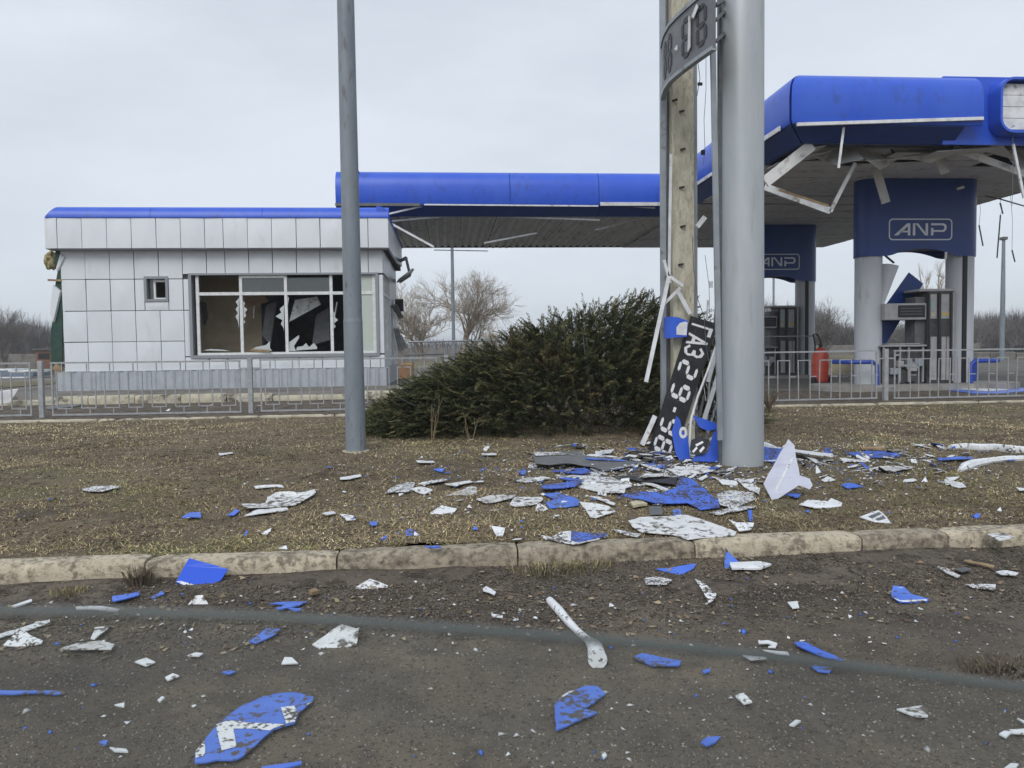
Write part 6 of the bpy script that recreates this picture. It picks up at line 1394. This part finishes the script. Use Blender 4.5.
# the finest crumbs of plastic: uncountable
pts = []
for f_, n_ in ((gauss_px(675, 468, 85, 14), 1100), (gauss_px(860, 464, 85, 12), 700), (gauss_px(480, 490, 100, 25), 320), (rect_px(10, 1015, 470, 540), 110), (rect_px(10, 1015, 585, 655), 260), (rect_px(10, 1015, 665, 765), 90)):
    for k in range(n_): p = GR(*f_(k)); pts.append((p.x, p.y))
pts = np.array(pts)
V, T, C = crumbs(0, (pts[:, 0], pts[:, 1]), (.005, .022), [(.7, .72, .74), (.66, .68, .7), (.5, .5, .5), (.08, .18, .62)], flat=.5, zf=lambda X, Y: gz(X, Y)+np.where(Y > 5.1, .016, .006), lift=0)
heap = np.array([(lambda p: (p.x, p.y))(GR(*gauss_px(655, 462, 62, 9)(0))) for k in range(900)])
V2, T2, C2 = crumbs(0, (heap[:, 0], heap[:, 1]), (.006, .035), [(.03, .03, .032), (.05, .048, .045), (.10, .095, .09), (.3, .3, .3), (.04, .08, .3)], flat=.25, zf=gz, lift=.012)
T = np.r_[T, T2+len(V)]; V = np.r_[V, V2]; C = np.r_[C, C2]
tag(npmesh('plastic_crumbs', V, T, M_ATTR, C, kind='stuff'), 'fine white and blue plastic crumbs strewn over the ground', 'crumbs')
for L_ in protos.values():
    for o in L_: bpy.data.objects.remove(o)

# ================================================================ HAZE (damp winter air)
hm = bpy.data.materials.new('haze'); hm.use_nodes = True; hn = hm.node_tree.nodes; hl = hm.node_tree.links; hn.clear()
ho = hn.new('ShaderNodeOutputMaterial'); hv = hn.new('ShaderNodeVolumePrincipled'); hv.inputs['Color'].default_value = (.88, .90, .93, 1); hv.inputs['Density'].default_value = .0011; hv.inputs['Anisotropy'].default_value = .2
hl.new(hv.outputs[0], ho.inputs['Volume'])
hzb = MB().box(-2800, 2800, -2800, 3200, -1.3, 16).build('haze', hm, None); hzb['kind'] = 'stuff'; tag(hzb, 'thin grey winter haze over the whole place', 'haze')

# ================================================================ CAR DOOR the photograph was taken over: lowered window, its top edge in view
door = empty('car_door', (0, .2, .45), 'car door with lowered window whose dark green glass edge crosses the foreground', 'car door')
gp = [PY(x, y, .2) for x, y in ((-260, 611), (0, 611), (130, 612), (260, 616), (390, 624), (512, 633), (640, 643), (770, 656), (900, 672), (1024, 688), (1290, 722))]
mb = MB(); edge_mb = MB(); n = len(gp)
vs = []
for p in gp: vs += [(p.x, .1976, 1.10), (p.x, .1976, p.z-.0008), (p.x, .2024, p.z-.0008), (p.x, .2024, 1.10)]
fs = []
for i in range(n-1):
    a = i*4; b = a+4
    fs += [(a, a+1, b+1, b), (a+2, a+3, b+3, b+2)]
mb.add(vs, fs); gl = mb.build('window_glass', mat_glass('car_glass', (.95, .965, .96), .01, .02, .03, (.55, .55, .53)), door)
edge_mb.tube([(p.x, .2, p.z) for p in gp], 0.0012, 8)
edge_mb.build('glass_edge', mat('glass_edge_green', (.085, .10, .098), .4), gl, smooth=True)
x0, x1 = gp[0].x-.02, gp[-1].x+.05
MB().bbox(x0, x1, .17, .25, .42, 1.12, .02).build('door_panel', mat('car_paint', (.10, .11, .12), .3), door, smooth=True)
MB().box(x0+.01, x1-.01, .19, .212, 1.118, 1.14).build('window_seal', M_DARK, door)
